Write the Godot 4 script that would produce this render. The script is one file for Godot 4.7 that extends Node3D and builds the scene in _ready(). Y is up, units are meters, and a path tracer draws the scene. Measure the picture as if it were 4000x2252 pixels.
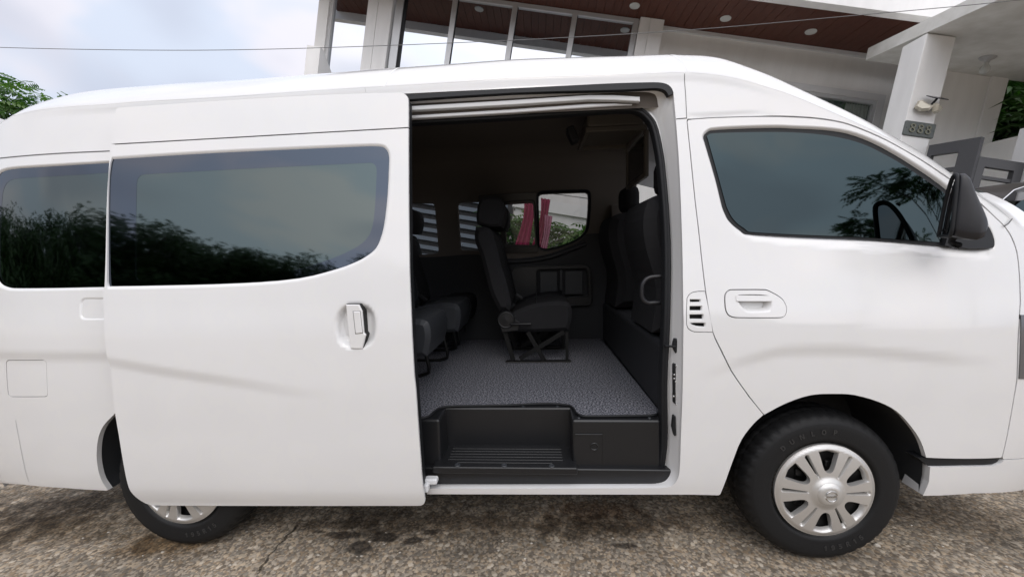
extends Node3D
# The road climbs to the right: everything that stands on it is turned by TILT about z, the house is plumb.
const TILT := 0.18623
var M := {}
var names := {}

class MB:
	var v := PackedVector3Array()
	var n := PackedVector3Array()
	var uv := PackedVector2Array()
	var xf := Transform3D()
	func vert(p: Vector3, nn: Vector3, t := Vector2.ZERO):
		v.append(xf * p)
		n.append((xf.basis * nn).normalized())
		uv.append(t)
	func tri(a: Vector3, b: Vector3, c: Vector3):
		var nn := (b - a).cross(c - a)
		if nn.length_squared() < 1e-16:
			return
		nn = nn.normalized()
		vert(a, nn); vert(c, nn); vert(b, nn)
	func quad(a: Vector3, b: Vector3, c: Vector3, d: Vector3):
		tri(a, b, c); tri(a, c, d)
	func quadn(a: Vector3, b: Vector3, c: Vector3, d: Vector3, na: Vector3, nb: Vector3, nc: Vector3, nd: Vector3):
		vert(a, na); vert(c, nc); vert(b, nb)
		vert(a, na); vert(d, nd); vert(c, nc)
	func grid(rows: Array, flip := false, wrap := false, uvs := false):
		var R := rows.size()
		var K: int = rows[0].size()
		var ns := []
		for i in R:
			var line := PackedVector3Array()
			for j in K:
				var j0 := maxi(j - 1, 0)
				var j1 := mini(j + 1, K - 1)
				if wrap:
					j0 = K - 2 if j == 0 else j - 1
					j1 = 1 if j == K - 1 else j + 1
				var du: Vector3 = rows[i][j1] - rows[i][j0]
				var dv: Vector3 = rows[mini(i + 1, R - 1)][j] - rows[maxi(i - 1, 0)][j]
				var nn := du.cross(dv)
				if nn.length_squared() < 1e-14:
					var ii := 1 if i == 0 else R - 2
					nn = (rows[ii][j1] - rows[ii][j0]).cross(dv)
					if nn.length_squared() < 1e-14:
						nn = Vector3.UP
				line.append((-nn if flip else nn).normalized())
			ns.append(line)
		for i in R - 1:
			for j in K - 1:
				var a: Vector3 = rows[i][j]; var b: Vector3 = rows[i][j + 1]
				var c: Vector3 = rows[i + 1][j + 1]; var d: Vector3 = rows[i + 1][j]
				var ta := Vector2(j, i); var tb := Vector2(j + 1, i); var tc := Vector2(j + 1, i + 1); var td := Vector2(j, i + 1)
				if flip:
					vert(a, ns[i][j], ta); vert(b, ns[i][j + 1], tb); vert(c, ns[i + 1][j + 1], tc)
					vert(a, ns[i][j], ta); vert(c, ns[i + 1][j + 1], tc); vert(d, ns[i + 1][j], td)
				else:
					vert(a, ns[i][j], ta); vert(c, ns[i + 1][j + 1], tc); vert(b, ns[i][j + 1], tb)
					vert(a, ns[i][j], ta); vert(d, ns[i + 1][j], td); vert(c, ns[i + 1][j + 1], tc)
	func rbox(c: Vector3, s: Vector3, r := 0.01):
		# a box with rounded edges
		var h := s * 0.5
		r = minf(r, minf(h.x, minf(h.y, h.z)) * 0.98)
		for axis in 3:
			for sg in [-1.0, 1.0]:
				var ua := (axis + 1) % 3
				var va := (axis + 2) % 3
				var us := [-h[ua], -h[ua] + r * 0.35, -h[ua] + r, h[ua] - r, h[ua] - r * 0.35, h[ua]]
				var vs := [-h[va], -h[va] + r * 0.35, -h[va] + r, h[va] - r, h[va] - r * 0.35, h[va]]
				var pp := []
				var nn := []
				for a in 6:
					for b in 6:
						var p := Vector3.ZERO
						p[axis] = sg * h[axis]; p[ua] = us[a]; p[va] = vs[b]
						var q := Vector3(clampf(p.x, -h.x + r, h.x - r), clampf(p.y, -h.y + r, h.y - r), clampf(p.z, -h.z + r, h.z - r))
						var d := (p - q).normalized()
						pp.append(c + q + d * r); nn.append(d)
				for a in 5:
					for b in 5:
						var i0 := a * 6 + b; var i1 := (a + 1) * 6 + b; var i2 := (a + 1) * 6 + b + 1; var i3 := a * 6 + b + 1
						if sg > 0:
							quadn(pp[i0], pp[i1], pp[i2], pp[i3], nn[i0], nn[i1], nn[i2], nn[i3])
						else:
							quadn(pp[i0], pp[i3], pp[i2], pp[i1], nn[i0], nn[i3], nn[i2], nn[i1])
	func box(c: Vector3, s: Vector3):
		var h := s * 0.5
		var p := []
		for k in 8:
			p.append(c + Vector3(h.x if k & 1 else -h.x, h.y if k & 2 else -h.y, h.z if k & 4 else -h.z))
		quad(p[4], p[5], p[7], p[6]); quad(p[1], p[0], p[2], p[3]); quad(p[5], p[1], p[3], p[7])
		quad(p[0], p[4], p[6], p[2]); quad(p[6], p[7], p[3], p[2]); quad(p[0], p[1], p[5], p[4])
	func prism(poly: PackedVector2Array, z0: float, z1: float, bev := 0.0):
		if area(poly) < 0:
			poly = poly.duplicate(); poly.reverse()
		var inner := inset(poly, bev) if bev > 0 else poly
		var ids := Geometry2D.triangulate_polygon(inner)
		for k in range(0, ids.size(), 3):
			var a := inner[ids[k]]; var b := inner[ids[k + 1]]; var c := inner[ids[k + 2]]
			if (b - a).cross(c - a) < 0:
				var sw := b; b = c; c = sw
			tri(Vector3(a.x, a.y, z1), Vector3(b.x, b.y, z1), Vector3(c.x, c.y, z1))
		ids = Geometry2D.triangulate_polygon(poly)
		for k in range(0, ids.size(), 3):
			var a := poly[ids[k]]; var b := poly[ids[k + 1]]; var c := poly[ids[k + 2]]
			if (b - a).cross(c - a) > 0:
				var sw := b; b = c; c = sw
			tri(Vector3(a.x, a.y, z0), Vector3(b.x, b.y, z0), Vector3(c.x, c.y, z0))
		for i in poly.size():
			var j := (i + 1) % poly.size()
			var a := poly[i]; var b := poly[j]
			quad(Vector3(a.x, a.y, z0), Vector3(b.x, b.y, z0), Vector3(b.x, b.y, z1 - bev), Vector3(a.x, a.y, z1 - bev))
			if bev > 0:
				quad(Vector3(a.x, a.y, z1 - bev), Vector3(b.x, b.y, z1 - bev), Vector3(inner[j].x, inner[j].y, z1), Vector3(inner[i].x, inner[i].y, z1))
	func tube(path: Array, r: float, sides := 10, closed := false, squash := 1.0):
		var rows := []
		var up := Vector3.UP
		var cnt := path.size()
		for i in cnt:
			var a: Vector3 = path[(i - 1 + cnt) % cnt] if closed else path[maxi(i - 1, 0)]
			var b: Vector3 = path[(i + 1) % cnt] if closed else path[mini(i + 1, cnt - 1)]
			var t := (b - a).normalized()
			if absf(t.dot(up)) > 0.95:
				up = Vector3.RIGHT if absf(t.x) < 0.9 else Vector3.FORWARD
			var s := t.cross(up).normalized()
			up = s.cross(t).normalized()
			var ring := PackedVector3Array()
			for k in sides + 1:
				var an := TAU * k / sides
				ring.append(path[i] + s * cos(an) * r + up * sin(an) * r * squash)
			rows.append(ring)
		if closed:
			rows.append(rows[0])
		grid(rows, false, true)
		if not closed:
			for e in [0, cnt - 1]:
				for k in sides:
					if e == 0:
						tri(path[e], rows[e][k], rows[e][k + 1])
					else:
						tri(path[e], rows[e][k + 1], rows[e][k])
	func lathe(prof: Array, seg := 32):
		# prof: [radius, z] pairs turned about the z axis
		var rows := []
		for q in prof:
			var ring := PackedVector3Array()
			for k in seg + 1:
				var an := TAU * k / seg
				ring.append(Vector3(cos(an) * q[0], sin(an) * q[0], q[1]))
			rows.append(ring)
		grid(rows, false, true)
	static func area(p: PackedVector2Array) -> float:
		var s := 0.0
		for i in p.size():
			s += p[i].cross(p[(i + 1) % p.size()])
		return s * 0.5
	static func inset(p: PackedVector2Array, d: float) -> PackedVector2Array:
		# moves every corner inwards (outwards for d < 0)
		var sg := 1.0 if area(p) > 0 else -1.0
		var o := PackedVector2Array()
		var k := p.size()
		for i in k:
			var e0 := (p[i] - p[(i - 1 + k) % k]).normalized()
			var e1 := (p[(i + 1) % k] - p[i]).normalized()
			var n0 := Vector2(-e0.y, e0.x) * sg
			var n1 := Vector2(-e1.y, e1.x) * sg
			var m := n0 + n1
			if m.length() < 0.3:
				m = n0
			m = m.normalized()
			o.append(p[i] + m * d / maxf(m.dot(n0), 0.5))
		return o
	func mesh() -> ArrayMesh:
		var arr := []
		arr.resize(Mesh.ARRAY_MAX)
		arr[Mesh.ARRAY_VERTEX] = v
		arr[Mesh.ARRAY_NORMAL] = n
		arr[Mesh.ARRAY_TEX_UV] = uv
		var m := ArrayMesh.new()
		m.add_surface_from_arrays(Mesh.PRIMITIVE_TRIANGLES, arr)
		return m

func P(a: Array) -> PackedVector2Array:
	var o := PackedVector2Array()
	for i in range(0, a.size(), 2):
		o.append(Vector2(a[i], a[i + 1]))
	return o

func circle(c: Vector2, r: float, k := 24, ry := -1.0) -> PackedVector2Array:
	var o := PackedVector2Array()
	for i in k:
		o.append(c + Vector2(cos(TAU * i / k) * r, sin(TAU * i / k) * (r if ry < 0 else ry)))
	return o

func rect(x0: float, y0: float, x1: float, y1: float) -> PackedVector2Array:
	return PackedVector2Array([Vector2(x0, y0), Vector2(x1, y0), Vector2(x1, y1), Vector2(x0, y1)])

func rnd(p: PackedVector2Array, r: float, k := 5) -> PackedVector2Array:
	# rounds every corner
	var o := PackedVector2Array()
	var c := p.size()
	for i in c:
		var a := p[(i - 1 + c) % c]; var b := p[i]; var d := p[(i + 1) % c]
		var rr := minf(r, minf(a.distance_to(b), b.distance_to(d)) * 0.45)
		var s := b + (a - b).normalized() * rr
		var e := b + (d - b).normalized() * rr
		for j in k + 1:
			var t := float(j) / k
			o.append(s.lerp(b, t).lerp(b.lerp(e, t), t))
	return o

func smooth(p: PackedVector2Array, k := 4, closed := true) -> PackedVector2Array:
	# a curve through the points that keeps sharp corners sharp
	var o := PackedVector2Array()
	var c := p.size()
	for i in (c if closed else c - 1):
		var p1 := p[i]; var p2 := p[(i + 1) % c]
		var p0 := p[(i - 1 + c) % c] if closed or i > 0 else p1
		var p3 := p[(i + 2) % c] if closed or i < c - 2 else p2
		var m1 := Vector2.ZERO; var m2 := Vector2.ZERO
		var L := p1.distance_to(p2)
		var d1 := (p2 - p1).normalized()
		if p0 != p1 and (p1 - p0).normalized().dot(d1) > 0.45:
			m1 = ((p1 - p0) + (p2 - p1)).normalized() * minf(L, p0.distance_to(p1) * 2.5)
		else:
			m1 = d1 * L
		if p3 != p2 and (p3 - p2).normalized().dot(d1) > 0.45:
			m2 = ((p3 - p2) + (p2 - p1)).normalized() * minf(L, p3.distance_to(p2) * 2.5)
		else:
			m2 = d1 * L
		for j in k:
			var t := float(j) / k
			o.append(p1 * (2 * t * t * t - 3 * t * t + 1) + m1 * (t * t * t - 2 * t * t + t) + p2 * (-2 * t * t * t + 3 * t * t) + m2 * (t * t * t - t * t))
	if not closed:
		o.append(p[c - 1])
	return o

func dens(p: PackedVector2Array, step: float, closed := true) -> PackedVector2Array:
	var o := PackedVector2Array()
	for i in (p.size() if closed else p.size() - 1):
		var a := p[i]; var b := p[(i + 1) % p.size()]
		var k := maxi(1, ceili(a.distance_to(b) / step))
		for j in k:
			o.append(a.lerp(b, float(j) / k))
	if not closed:
		o.append(p[p.size() - 1])
	return o

func itp(xs: Array, ys: Array, x: float) -> float:
	var c := xs.size()
	if x <= xs[0]:
		return ys[0]
	if x >= xs[c - 1]:
		return ys[c - 1]
	var i := 0
	while x > xs[i + 1]:
		i += 1
	var tg := [0.0, 0.0]
	for q in 2:
		var k := i + q
		if k == 0:
			tg[q] = (ys[1] - ys[0]) / (xs[1] - xs[0])
		elif k == c - 1:
			tg[q] = (ys[c - 1] - ys[c - 2]) / (xs[c - 1] - xs[c - 2])
		else:
			var a: float = (ys[k] - ys[k - 1]) / (xs[k] - xs[k - 1])
			var b: float = (ys[k + 1] - ys[k]) / (xs[k + 1] - xs[k])
			tg[q] = 0.0 if a * b <= 0 else 2 * a * b / (a + b)
	var h: float = xs[i + 1] - xs[i]
	var t: float = (x - xs[i]) / h
	return (2 * t * t * t - 3 * t * t + 1) * ys[i] + (t * t * t - 2 * t * t + t) * h * tg[0] + (-2 * t * t * t + 3 * t * t) * ys[i + 1] + (t * t * t - t * t) * h * tg[1]

# ---------- the van's side surface: depth z at (x along the van, y up)
const PY := [0.2, 0.26, 0.3, 0.4, 0.6, 0.85, 1.05, 1.2, 1.4, 1.6, 1.8, 1.95, 2.05, 2.2]
const PZ := [-0.085, -0.062, -0.047, -0.028, -0.01, 0, -0.004, -0.024, -0.057, -0.093, -0.132, -0.163, -0.184, -0.22]
const CX := [-3.944, -3.881, -3.795, -3.59, -3.287, -3.085, -2.774, -2.298, -2.028, -1.668, -1.316, -0.973, -0.638, -0.559, -0.454, -0.352, -0.276, -0.202, -0.128, -0.032, 0.086, 0.241, 0.398, 0.501, 0.634, 0.73, 0.796]
const CY := [2.06, 2.105, 2.128, 2.142, 2.144, 2.15, 2.151, 2.159, 2.163, 2.166, 2.172, 2.165, 2.16, 2.157, 2.144, 2.121, 2.096, 2.067, 2.037, 1.988, 1.924, 1.835, 1.72, 1.64, 1.538, 1.475, 1.423]
const HX := [-4.05, -3.97, -3.9, -3.8, -3.6, -3.3, -2.8, -2.2, -1.6, -1, -0.7, -0.5, -0.3, -0.1, 0.1, 0.3, 0.5, 0.65, 0.8]
const HY := [0.08, 0.19, 0.235, 0.262, 0.282, 0.288, 0.286, 0.292, 0.299, 0.299, 0.294, 0.298, 0.322, 0.309, 0.297, 0.288, 0.323, 0.319, 0.322]
const FX := [-3.848, 0.987, -3.747, 0.988, -3.177, 0.987, -2.836, 0.937, -2.479, 0.882, -2.187, 0.838, -0.902, 0.824, -0.669, 0.847, -0.483, 0.904, -0.351, 0.951, -0.199, 0.984, -0.03, 0.986, 0.217, 0.967, 0.474, 0.939, 0.727, 0.918]
var prof_y := []
var fx := []
var fy := []
var prof_table := PackedFloat32Array()

func skin0(x: float, y: float) -> float:
	var k := clampf((y - 0.1) / 0.001, 0, prof_table.size() - 2)
	var i := int(k)
	var z: float = lerpf(prof_table[i], prof_table[i + 1], k - i)
	var f := maxf(0, x - 0.35)
	z -= 0.30 * f * f
	var r := maxf(0, -3.35 - x)
	z -= 0.16 * r * r
	return z

func fold(x: float, y: float, amp: float) -> float:
	# the pressed shoulder line along the lower flank
	var yl := itp(fx, fy, x)
	var up := smoothstep(yl - 0.055, yl + 0.008, y)
	return amp * (up * (1.0 - smoothstep(yl, yl + 0.5, y)) - (1.0 - smoothstep(yl - 0.5, yl - 0.03, y)) * 0.0)

func fold_amp(x: float) -> float:
	if x < -2.0:
		return 0.011 * (1.0 - smoothstep(-2.75, -1.95, x))
	return 0.011 * smoothstep(-0.62, -0.25, x) * (1.0 - smoothstep(0.25, 0.7, x))

func skin(x: float, y: float) -> float:
	var z := skin0(x, y) + fold(x, y, fold_amp(x))
	if y > 1.6:
		# the flank turns out a little under the roof's shoulder
		var yc := itp(CX, CY, x)
		z += 0.007 * smoothstep(yc - 0.045, yc + 0.002, y) * smoothstep(-3.9, -3.2, x) * (1.0 - smoothstep(-0.45, 0.0, x))
	return z

const DRIP := [-0.562, 1.95, -0.337, 1.951, -0.116, 1.94, -0.017, 1.928, 0.081, 1.905, 0.152, 1.874, 0.245, 1.822, 0.358, 1.743, 0.458, 1.665]
var drip_x := []
var drip_y := []

func side_skin(x: float, y: float) -> float:
	var z := skin(x, y)
	if x > -0.66 and y > 1.5:
		var ye := itp(drip_x, drip_y, x)
		z -= 0.008 * (1.0 - smoothstep(ye, ye + 0.016, y)) * smoothstep(ye - 0.008, ye - 0.001, y) * smoothstep(-0.56, -0.53, x) * (1.0 - smoothstep(-0.30, -0.16, x))
	return z

func lift(zf, p: Vector2, off: float) -> Vector3:
	return Vector3(p.x, p.y, zf.call(p.x, p.y) + off)

func nrm(zf, p: Vector2) -> Vector3:
	var e := 0.004
	return Vector3(-(zf.call(p.x + e, p.y) - zf.call(p.x - e, p.y)) / (2 * e), -(zf.call(p.x, p.y + e) - zf.call(p.x, p.y - e)) / (2 * e), 1).normalized()

func inside(p: Vector2, poly: PackedVector2Array, step: float) -> bool:
	# p is known to lie more than a cell away from the outline
	var a := Geometry2D.is_point_in_polygon(p, poly)
	var b := Geometry2D.is_point_in_polygon(p + Vector2(0.171, 0.293) * step, poly)
	if a == b:
		return a
	return Geometry2D.is_point_in_polygon(p - Vector2(0.217, 0.131) * step, poly)

func panel(m: MB, poly: PackedVector2Array, holes: Array, zf, off := 0.0, thick := 0.02, step := 0.025, walls := true, back := false):
	# a sheet cut out along poly with holes, laid on the surface zf and given a thickness
	var lo := poly[0]; var hi := poly[0]
	for p in poly:
		lo = lo.min(p); hi = hi.max(p)
	var nx := ceili((hi.x - lo.x) / step); var ny := ceili((hi.y - lo.y) / step)
	var mark := PackedByteArray()
	mark.resize((nx + 2) * (ny + 2))
	var loops := [poly]
	loops.append_array(holes)
	for lp in loops:
		for q in dens(lp, step * 0.4):
			var ix := floori((q.x - lo.x) / step); var iy := floori((q.y - lo.y) / step)
			for ax in range(ix - 1, ix + 2):
				for ay in range(iy - 1, iy + 2):
					if ax >= 0 and ay >= 0 and ax <= nx and ay <= ny:
						mark[ax * (ny + 2) + ay] = 1
	var zs := {}
	for ix in nx:
		for iy in ny:
			var cell := PackedVector2Array([lo + Vector2(ix, iy) * step, lo + Vector2(ix + 1, iy) * step, lo + Vector2(ix + 1, iy + 1) * step, lo + Vector2(ix, iy + 1) * step])
			if mark[ix * (ny + 2) + iy] == 0:
				var mid := (cell[0] + cell[2]) * 0.5
				if not inside(mid, poly, step):
					continue
				var inhole := false
				for h in holes:
					if inside(mid, h, step):
						inhole = true
						break
				if inhole:
					continue
				var pv := []; var nv := []
				for q in 4:
					var key := Vector2i(ix + (1 if q == 1 or q == 2 else 0), iy + (1 if q >= 2 else 0))
					if not zs.has(key):
						zs[key] = [lift(zf, cell[q], off), nrm(zf, cell[q])]
					pv.append(zs[key][0]); nv.append(zs[key][1])
				m.quadn(pv[0], pv[1], pv[2], pv[3], nv[0], nv[1], nv[2], nv[3])
				continue
			var pieces: Array = Geometry2D.intersect_polygons(cell, poly)
			for h in holes:
				var nextp := []
				for pc in pieces:
					for cl in Geometry2D.clip_polygons(pc, h):
						if not Geometry2D.is_polygon_clockwise(cl) or MB.area(cl) > 0:
							nextp.append(cl)
				pieces = nextp
			for pc in pieces:
				var ids := Geometry2D.triangulate_polygon(pc)
				for k in range(0, ids.size(), 3):
					var a: Vector2 = pc[ids[k]]; var b: Vector2 = pc[ids[k + 1]]; var c: Vector2 = pc[ids[k + 2]]
					if (b - a).cross(c - a) < 0:
						var sw := b; b = c; c = sw
					m.vert(lift(zf, a, off), nrm(zf, a)); m.vert(lift(zf, c, off), nrm(zf, c)); m.vert(lift(zf, b, off), nrm(zf, b))
	if walls:
		for q in loops.size():
			var lp: PackedVector2Array = dens(loops[q], step)
			if (MB.area(lp) > 0) != (q == 0):
				lp.reverse()
			for i in lp.size():
				var a := lift(zf, lp[i], off); var b := lift(zf, lp[(i + 1) % lp.size()], off)
				var d := Vector3(0, 0, thick)
				m.quad(a - d, b - d, b, a)
	if back:
		var big := PackedVector2Array(poly)
		if MB.area(big) < 0:
			big.reverse()
		var ids := Geometry2D.triangulate_polygon(big)
		for k in range(0, ids.size(), 3):
			var a := lift(zf, big[ids[k]], off - thick); var b := lift(zf, big[ids[k + 1]], off - thick); var c := lift(zf, big[ids[k + 2]], off - thick)
			m.tri(a, c, b)

func lip(m: MB, outer: PackedVector2Array, inner: PackedVector2Array, zf, z_out: float, z_in: float, rows := 4):
	# a rounded strip from one outline down to another with as many points
	var rr := []
	for k in rows + 1:
		var t := float(k) / rows
		var e := 1.0 - cos(t * PI / 2)
		var line := PackedVector3Array()
		for i in outer.size() + 1:
			var j := i % outer.size()
			var q := outer[j].lerp(inner[j], t)
			line.append(lift(zf, q, lerpf(z_out, z_in, e)))
		rr.append(line)
	m.grid(rr, MB.area(outer) < 0, true)

func seam(m: MB, line: PackedVector2Array, zf, off: float, w: float):
	# a dark joint drawn out along a line on the surface
	var l := dens(line, 0.02, false)
	var a := PackedVector3Array(); var b := PackedVector3Array()
	for i in l.size():
		var t := (l[mini(i + 1, l.size() - 1)] - l[maxi(i - 1, 0)]).normalized()
		var s := Vector2(-t.y, t.x) * w * 0.5
		a.append(lift(zf, l[i] - s, off)); b.append(lift(zf, l[i] + s, off))
	m.grid([a, b])

# ---------- objects
func numbered(c: String) -> String:
	if not names.has(c):
		names[c] = 0
		return c
	names[c] += 1
	return "%s_%03d" % [c, names[c]]

func thing(called: String, label: String, category: String, at := Vector3.ZERO, group := "") -> Node3D:
	var o := Node3D.new()
	o.name = numbered(called)
	add_child(o, true)
	o.position = at
	o.set_meta("label", label); o.set_meta("category", category)
	if group:
		o.set_meta("group", group)
	return o

func part(called: String, m: MB, mat: Material, parent: Node3D) -> MeshInstance3D:
	var o := MeshInstance3D.new()
	o.name = called
	o.mesh = m.mesh()
	o.material_override = mat
	parent.add_child(o, true)
	return o

func holder(called: String, parent: Node3D, at := Vector3.ZERO) -> Node3D:
	var o := Node3D.new()
	o.name = called
	o.position = at
	parent.add_child(o, true)
	return o

func structure(called: String, m: MB, mat: Material) -> MeshInstance3D:
	var o := part(called, m, mat, self)
	o.set_meta("kind", "structure")
	return o

func single(called: String, m: MB, mat: Material, label: String, category: String, group := "") -> MeshInstance3D:
	var o := part(numbered(called), m, mat, self)
	o.set_meta("label", label); o.set_meta("category", category)
	if group:
		o.set_meta("group", group)
	return o

func mat(albedo: Color, rough := 0.6, metal := 0.0, spec := 0.5) -> StandardMaterial3D:
	# albedo given as real-world (linear) values
	var s := StandardMaterial3D.new()
	s.albedo_color = albedo.linear_to_srgb()
	s.roughness = rough; s.metallic = metal; s.metallic_specular = spec
	return s

func noise_tex(freq: float, c0: Color, c1: Color, sd := 1, kind := FastNoiseLite.TYPE_SIMPLEX_SMOOTH, oct := 4, size := 512) -> NoiseTexture2D:
	var nz := FastNoiseLite.new()
	nz.seed = sd; nz.frequency = freq; nz.noise_type = kind; nz.fractal_octaves = oct
	var t := NoiseTexture2D.new()
	t.width = size; t.height = size; t.noise = nz; t.seamless = true
	var g := Gradient.new()
	g.set_color(0, c0.linear_to_srgb()); g.set_color(1, c1.linear_to_srgb())
	t.color_ramp = g
	return t

func tri_mat(t: Texture2D, metres: float, rough := 0.8, world := true, spec := 0.4) -> StandardMaterial3D:
	var s := StandardMaterial3D.new()
	s.albedo_texture = t
	s.uv1_triplanar = true; s.uv1_world_triplanar = world
	s.uv1_scale = Vector3.ONE / metres
	s.roughness = rough; s.metallic_specular = spec
	return s

func relief(s: StandardMaterial3D, freq: float, cm: float, sd := 3, oct := 4):
	var nz := FastNoiseLite.new()
	nz.seed = sd; nz.frequency = freq; nz.fractal_octaves = oct
	var t := NoiseTexture2D.new()
	t.width = 512; t.height = 512; t.noise = nz; t.seamless = true
	s.heightmap_enabled = true
	s.heightmap_texture = t
	s.heightmap_scale = cm

func g(x: float) -> Color:
	return Color(x, x, x)

# ---------- materials
func make_materials():
	M.paint = tri_mat(noise_tex(0.012, Color(0.760, 0.760, 0.757), Color(0.785, 0.785, 0.783), 71, FastNoiseLite.TYPE_SIMPLEX_SMOOTH, 5), 2.3, 0.09, false, 0.6)
	M.paint_in = mat(Color(0.72, 0.73, 0.74), 0.4)
	M.joint = mat(g(0.11), 0.7)
	M.joint_faint = mat(g(0.42), 0.6)
	M.liner = mat(Color(0.035, 0.037, 0.04), 0.6)
	M.dark_gap = mat(g(0.012), 0.8)
	M.rubber = mat(Color(0.012, 0.013, 0.015), 0.55, 0.0, 0.4)
	M.tyre = mat(Color(0.0085, 0.0088, 0.0095), 0.6, 0.0, 0.4)
	relief(M.tyre, 0.05, 0.04, 7); M.tyre.uv1_triplanar = true; M.tyre.uv1_scale = Vector3.ONE * 6
	M.tyre_letter = mat(g(0.03), 0.5)
	M.black_plastic = mat(Color(0.011, 0.0115, 0.013), 0.36, 0.0, 0.5)
	M.black_plastic.uv1_triplanar = true; M.black_plastic.uv1_scale = Vector3.ONE * 5
	relief(M.black_plastic, 0.25, 0.012, 9)
	M.mirror_shell = mat(Color(0.015, 0.015, 0.018), 0.4, 0.0, 0.5)
	M.alloy = mat(Color(0.66, 0.65, 0.63), 0.40, 0.7, 0.5)
	M.chrome = mat(g(0.6), 0.15, 1.0)
	M.steel_dark = mat(g(0.012), 0.45, 0.4)
	M.glass = mat(Color(0.098, 0.118, 0.117), 0.03, 1.0)
	M.glass_front = mat(Color(0.043, 0.057, 0.061), 0.025, 1.0)
	M.frit = mat(Color(0.082, 0.094, 0.115), 0.03, 1.0)
	M.mirror_glass = mat(g(0.75), 0.01, 1.0)
	M.pane = mat(Color(0.02, 0.035, 0.038), 0.02, 0.0, 0.5)
	M.pane.transparency = BaseMaterial3D.TRANSPARENCY_ALPHA; M.pane.albedo_color.a = 0.62
	M.pane_clear = mat(Color(0.03, 0.07, 0.07), 0.02, 0.0, 0.5)
	M.pane_clear.transparency = BaseMaterial3D.TRANSPARENCY_ALPHA; M.pane_clear.albedo_color.a = 0.35
	M.fabric = mat(Color(0.024, 0.024, 0.026), 0.85, 0.0, 0.25)
	M.fabric.uv1_triplanar = true; M.fabric.uv1_scale = Vector3.ONE * 8
	relief(M.fabric, 0.2, 0.03, 11)
	M.vinyl = mat(Color(0.034, 0.037, 0.042), 0.42, 0.0, 0.45)
	M.lining = mat(Color(0.13, 0.115, 0.102), 0.9, 0.0, 0.2)
	M.trim = mat(Color(0.026, 0.027, 0.030), 0.55, 0.0, 0.4)
	M.beige = mat(Color(0.12, 0.105, 0.085), 0.5)
	M.screen = mat(g(0.006), 0.12)
	M.carpet = tri_mat(noise_tex(0.17, Color(0.008, 0.009, 0.013), Color(0.42, 0.42, 0.455), 5, FastNoiseLite.TYPE_SIMPLEX, 3), 1.1, 0.95, false, 0.15)
	M.render = tri_mat(noise_tex(0.012, Color(0.81, 0.805, 0.795), Color(0.89, 0.885, 0.875), 21), 2.6, 0.85)
	M.render_warm = tri_mat(noise_tex(0.012, Color(0.80, 0.79, 0.765), Color(0.87, 0.86, 0.835), 22), 2.2, 0.85)
	for w in [M.render, M.render_warm]:
		w.uv1_scale = Vector3(1 / 1.6, 1 / 8.0, 1 / 1.6)
	M.white_trim = mat(g(0.66), 0.5)
	M.alu = mat(Color(0.60, 0.61, 0.62), 0.38, 0.35)
	M.house_glass = mat(Color(0.52, 0.55, 0.59), 0.02, 1.0)
	M.house_glass_dark = mat(Color(0.36, 0.39, 0.39), 0.02, 1.0)
	M.gate = mat(Color(0.062, 0.062, 0.066), 0.5)
	M.plate = mat(Color(0.115, 0.13, 0.125), 0.55)
	M.digit = mat(Color(0.20, 0.20, 0.15), 0.45, 0.3)
	M.lamp_shell = mat(Color(0.62, 0.58, 0.48), 0.25, 0.2)
	M.solar = mat(Color(0.02, 0.02, 0.03), 0.2)
	M.bulb = mat(Color(0.55, 0.56, 0.54), 0.25)
	M.wire = mat(g(0.16), 0.7)
	M.bark = tri_mat(noise_tex(0.03, Color(0.05, 0.04, 0.03), Color(0.15, 0.12, 0.09), 31), 0.6, 0.95)
	M.pink = mat(Color(0.30, 0.012, 0.075), 0.8)
	M.pink_pale = mat(Color(0.50, 0.20, 0.30), 0.8)
	M.car_dark = mat(Color(0.016, 0.010, 0.012), 0.12, 0.2); M.car_dark.clearcoat_enabled = true; M.car_dark.clearcoat = 1.0
	M.soil = mat(Color(0.07, 0.05, 0.035), 0.95)
	M.wood = []
	for i in 4:
		var t := noise_tex(0.018, Color(0.062, 0.019, 0.012), Color(0.125, 0.042, 0.025), 40 + i, FastNoiseLite.TYPE_SIMPLEX_SMOOTH, 4)
		var w := tri_mat(t, 1.0, 0.45)
		w.uv1_scale = Vector3(6.0, 6.0, 0.6)
		M.wood.append(w)
	M.leaf = []
	for c in [Color(0.055, 0.115, 0.028), Color(0.085, 0.155, 0.04), Color(0.035, 0.075, 0.022), Color(0.11, 0.17, 0.06)]:
		var l := mat(c, 0.5, 0.0, 0.4)
		l.backlight_enabled = true; l.backlight = Color(c.r * 3, c.g * 3, c.b * 2)
		l.cull_mode = BaseMaterial3D.CULL_DISABLED
		M.leaf.append(l)

const SUN_DIR := Vector3(-0.09, 0.766, 0.637)
const GLOW_DIR := Vector3(0.05, 0.53, 0.847)

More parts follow.
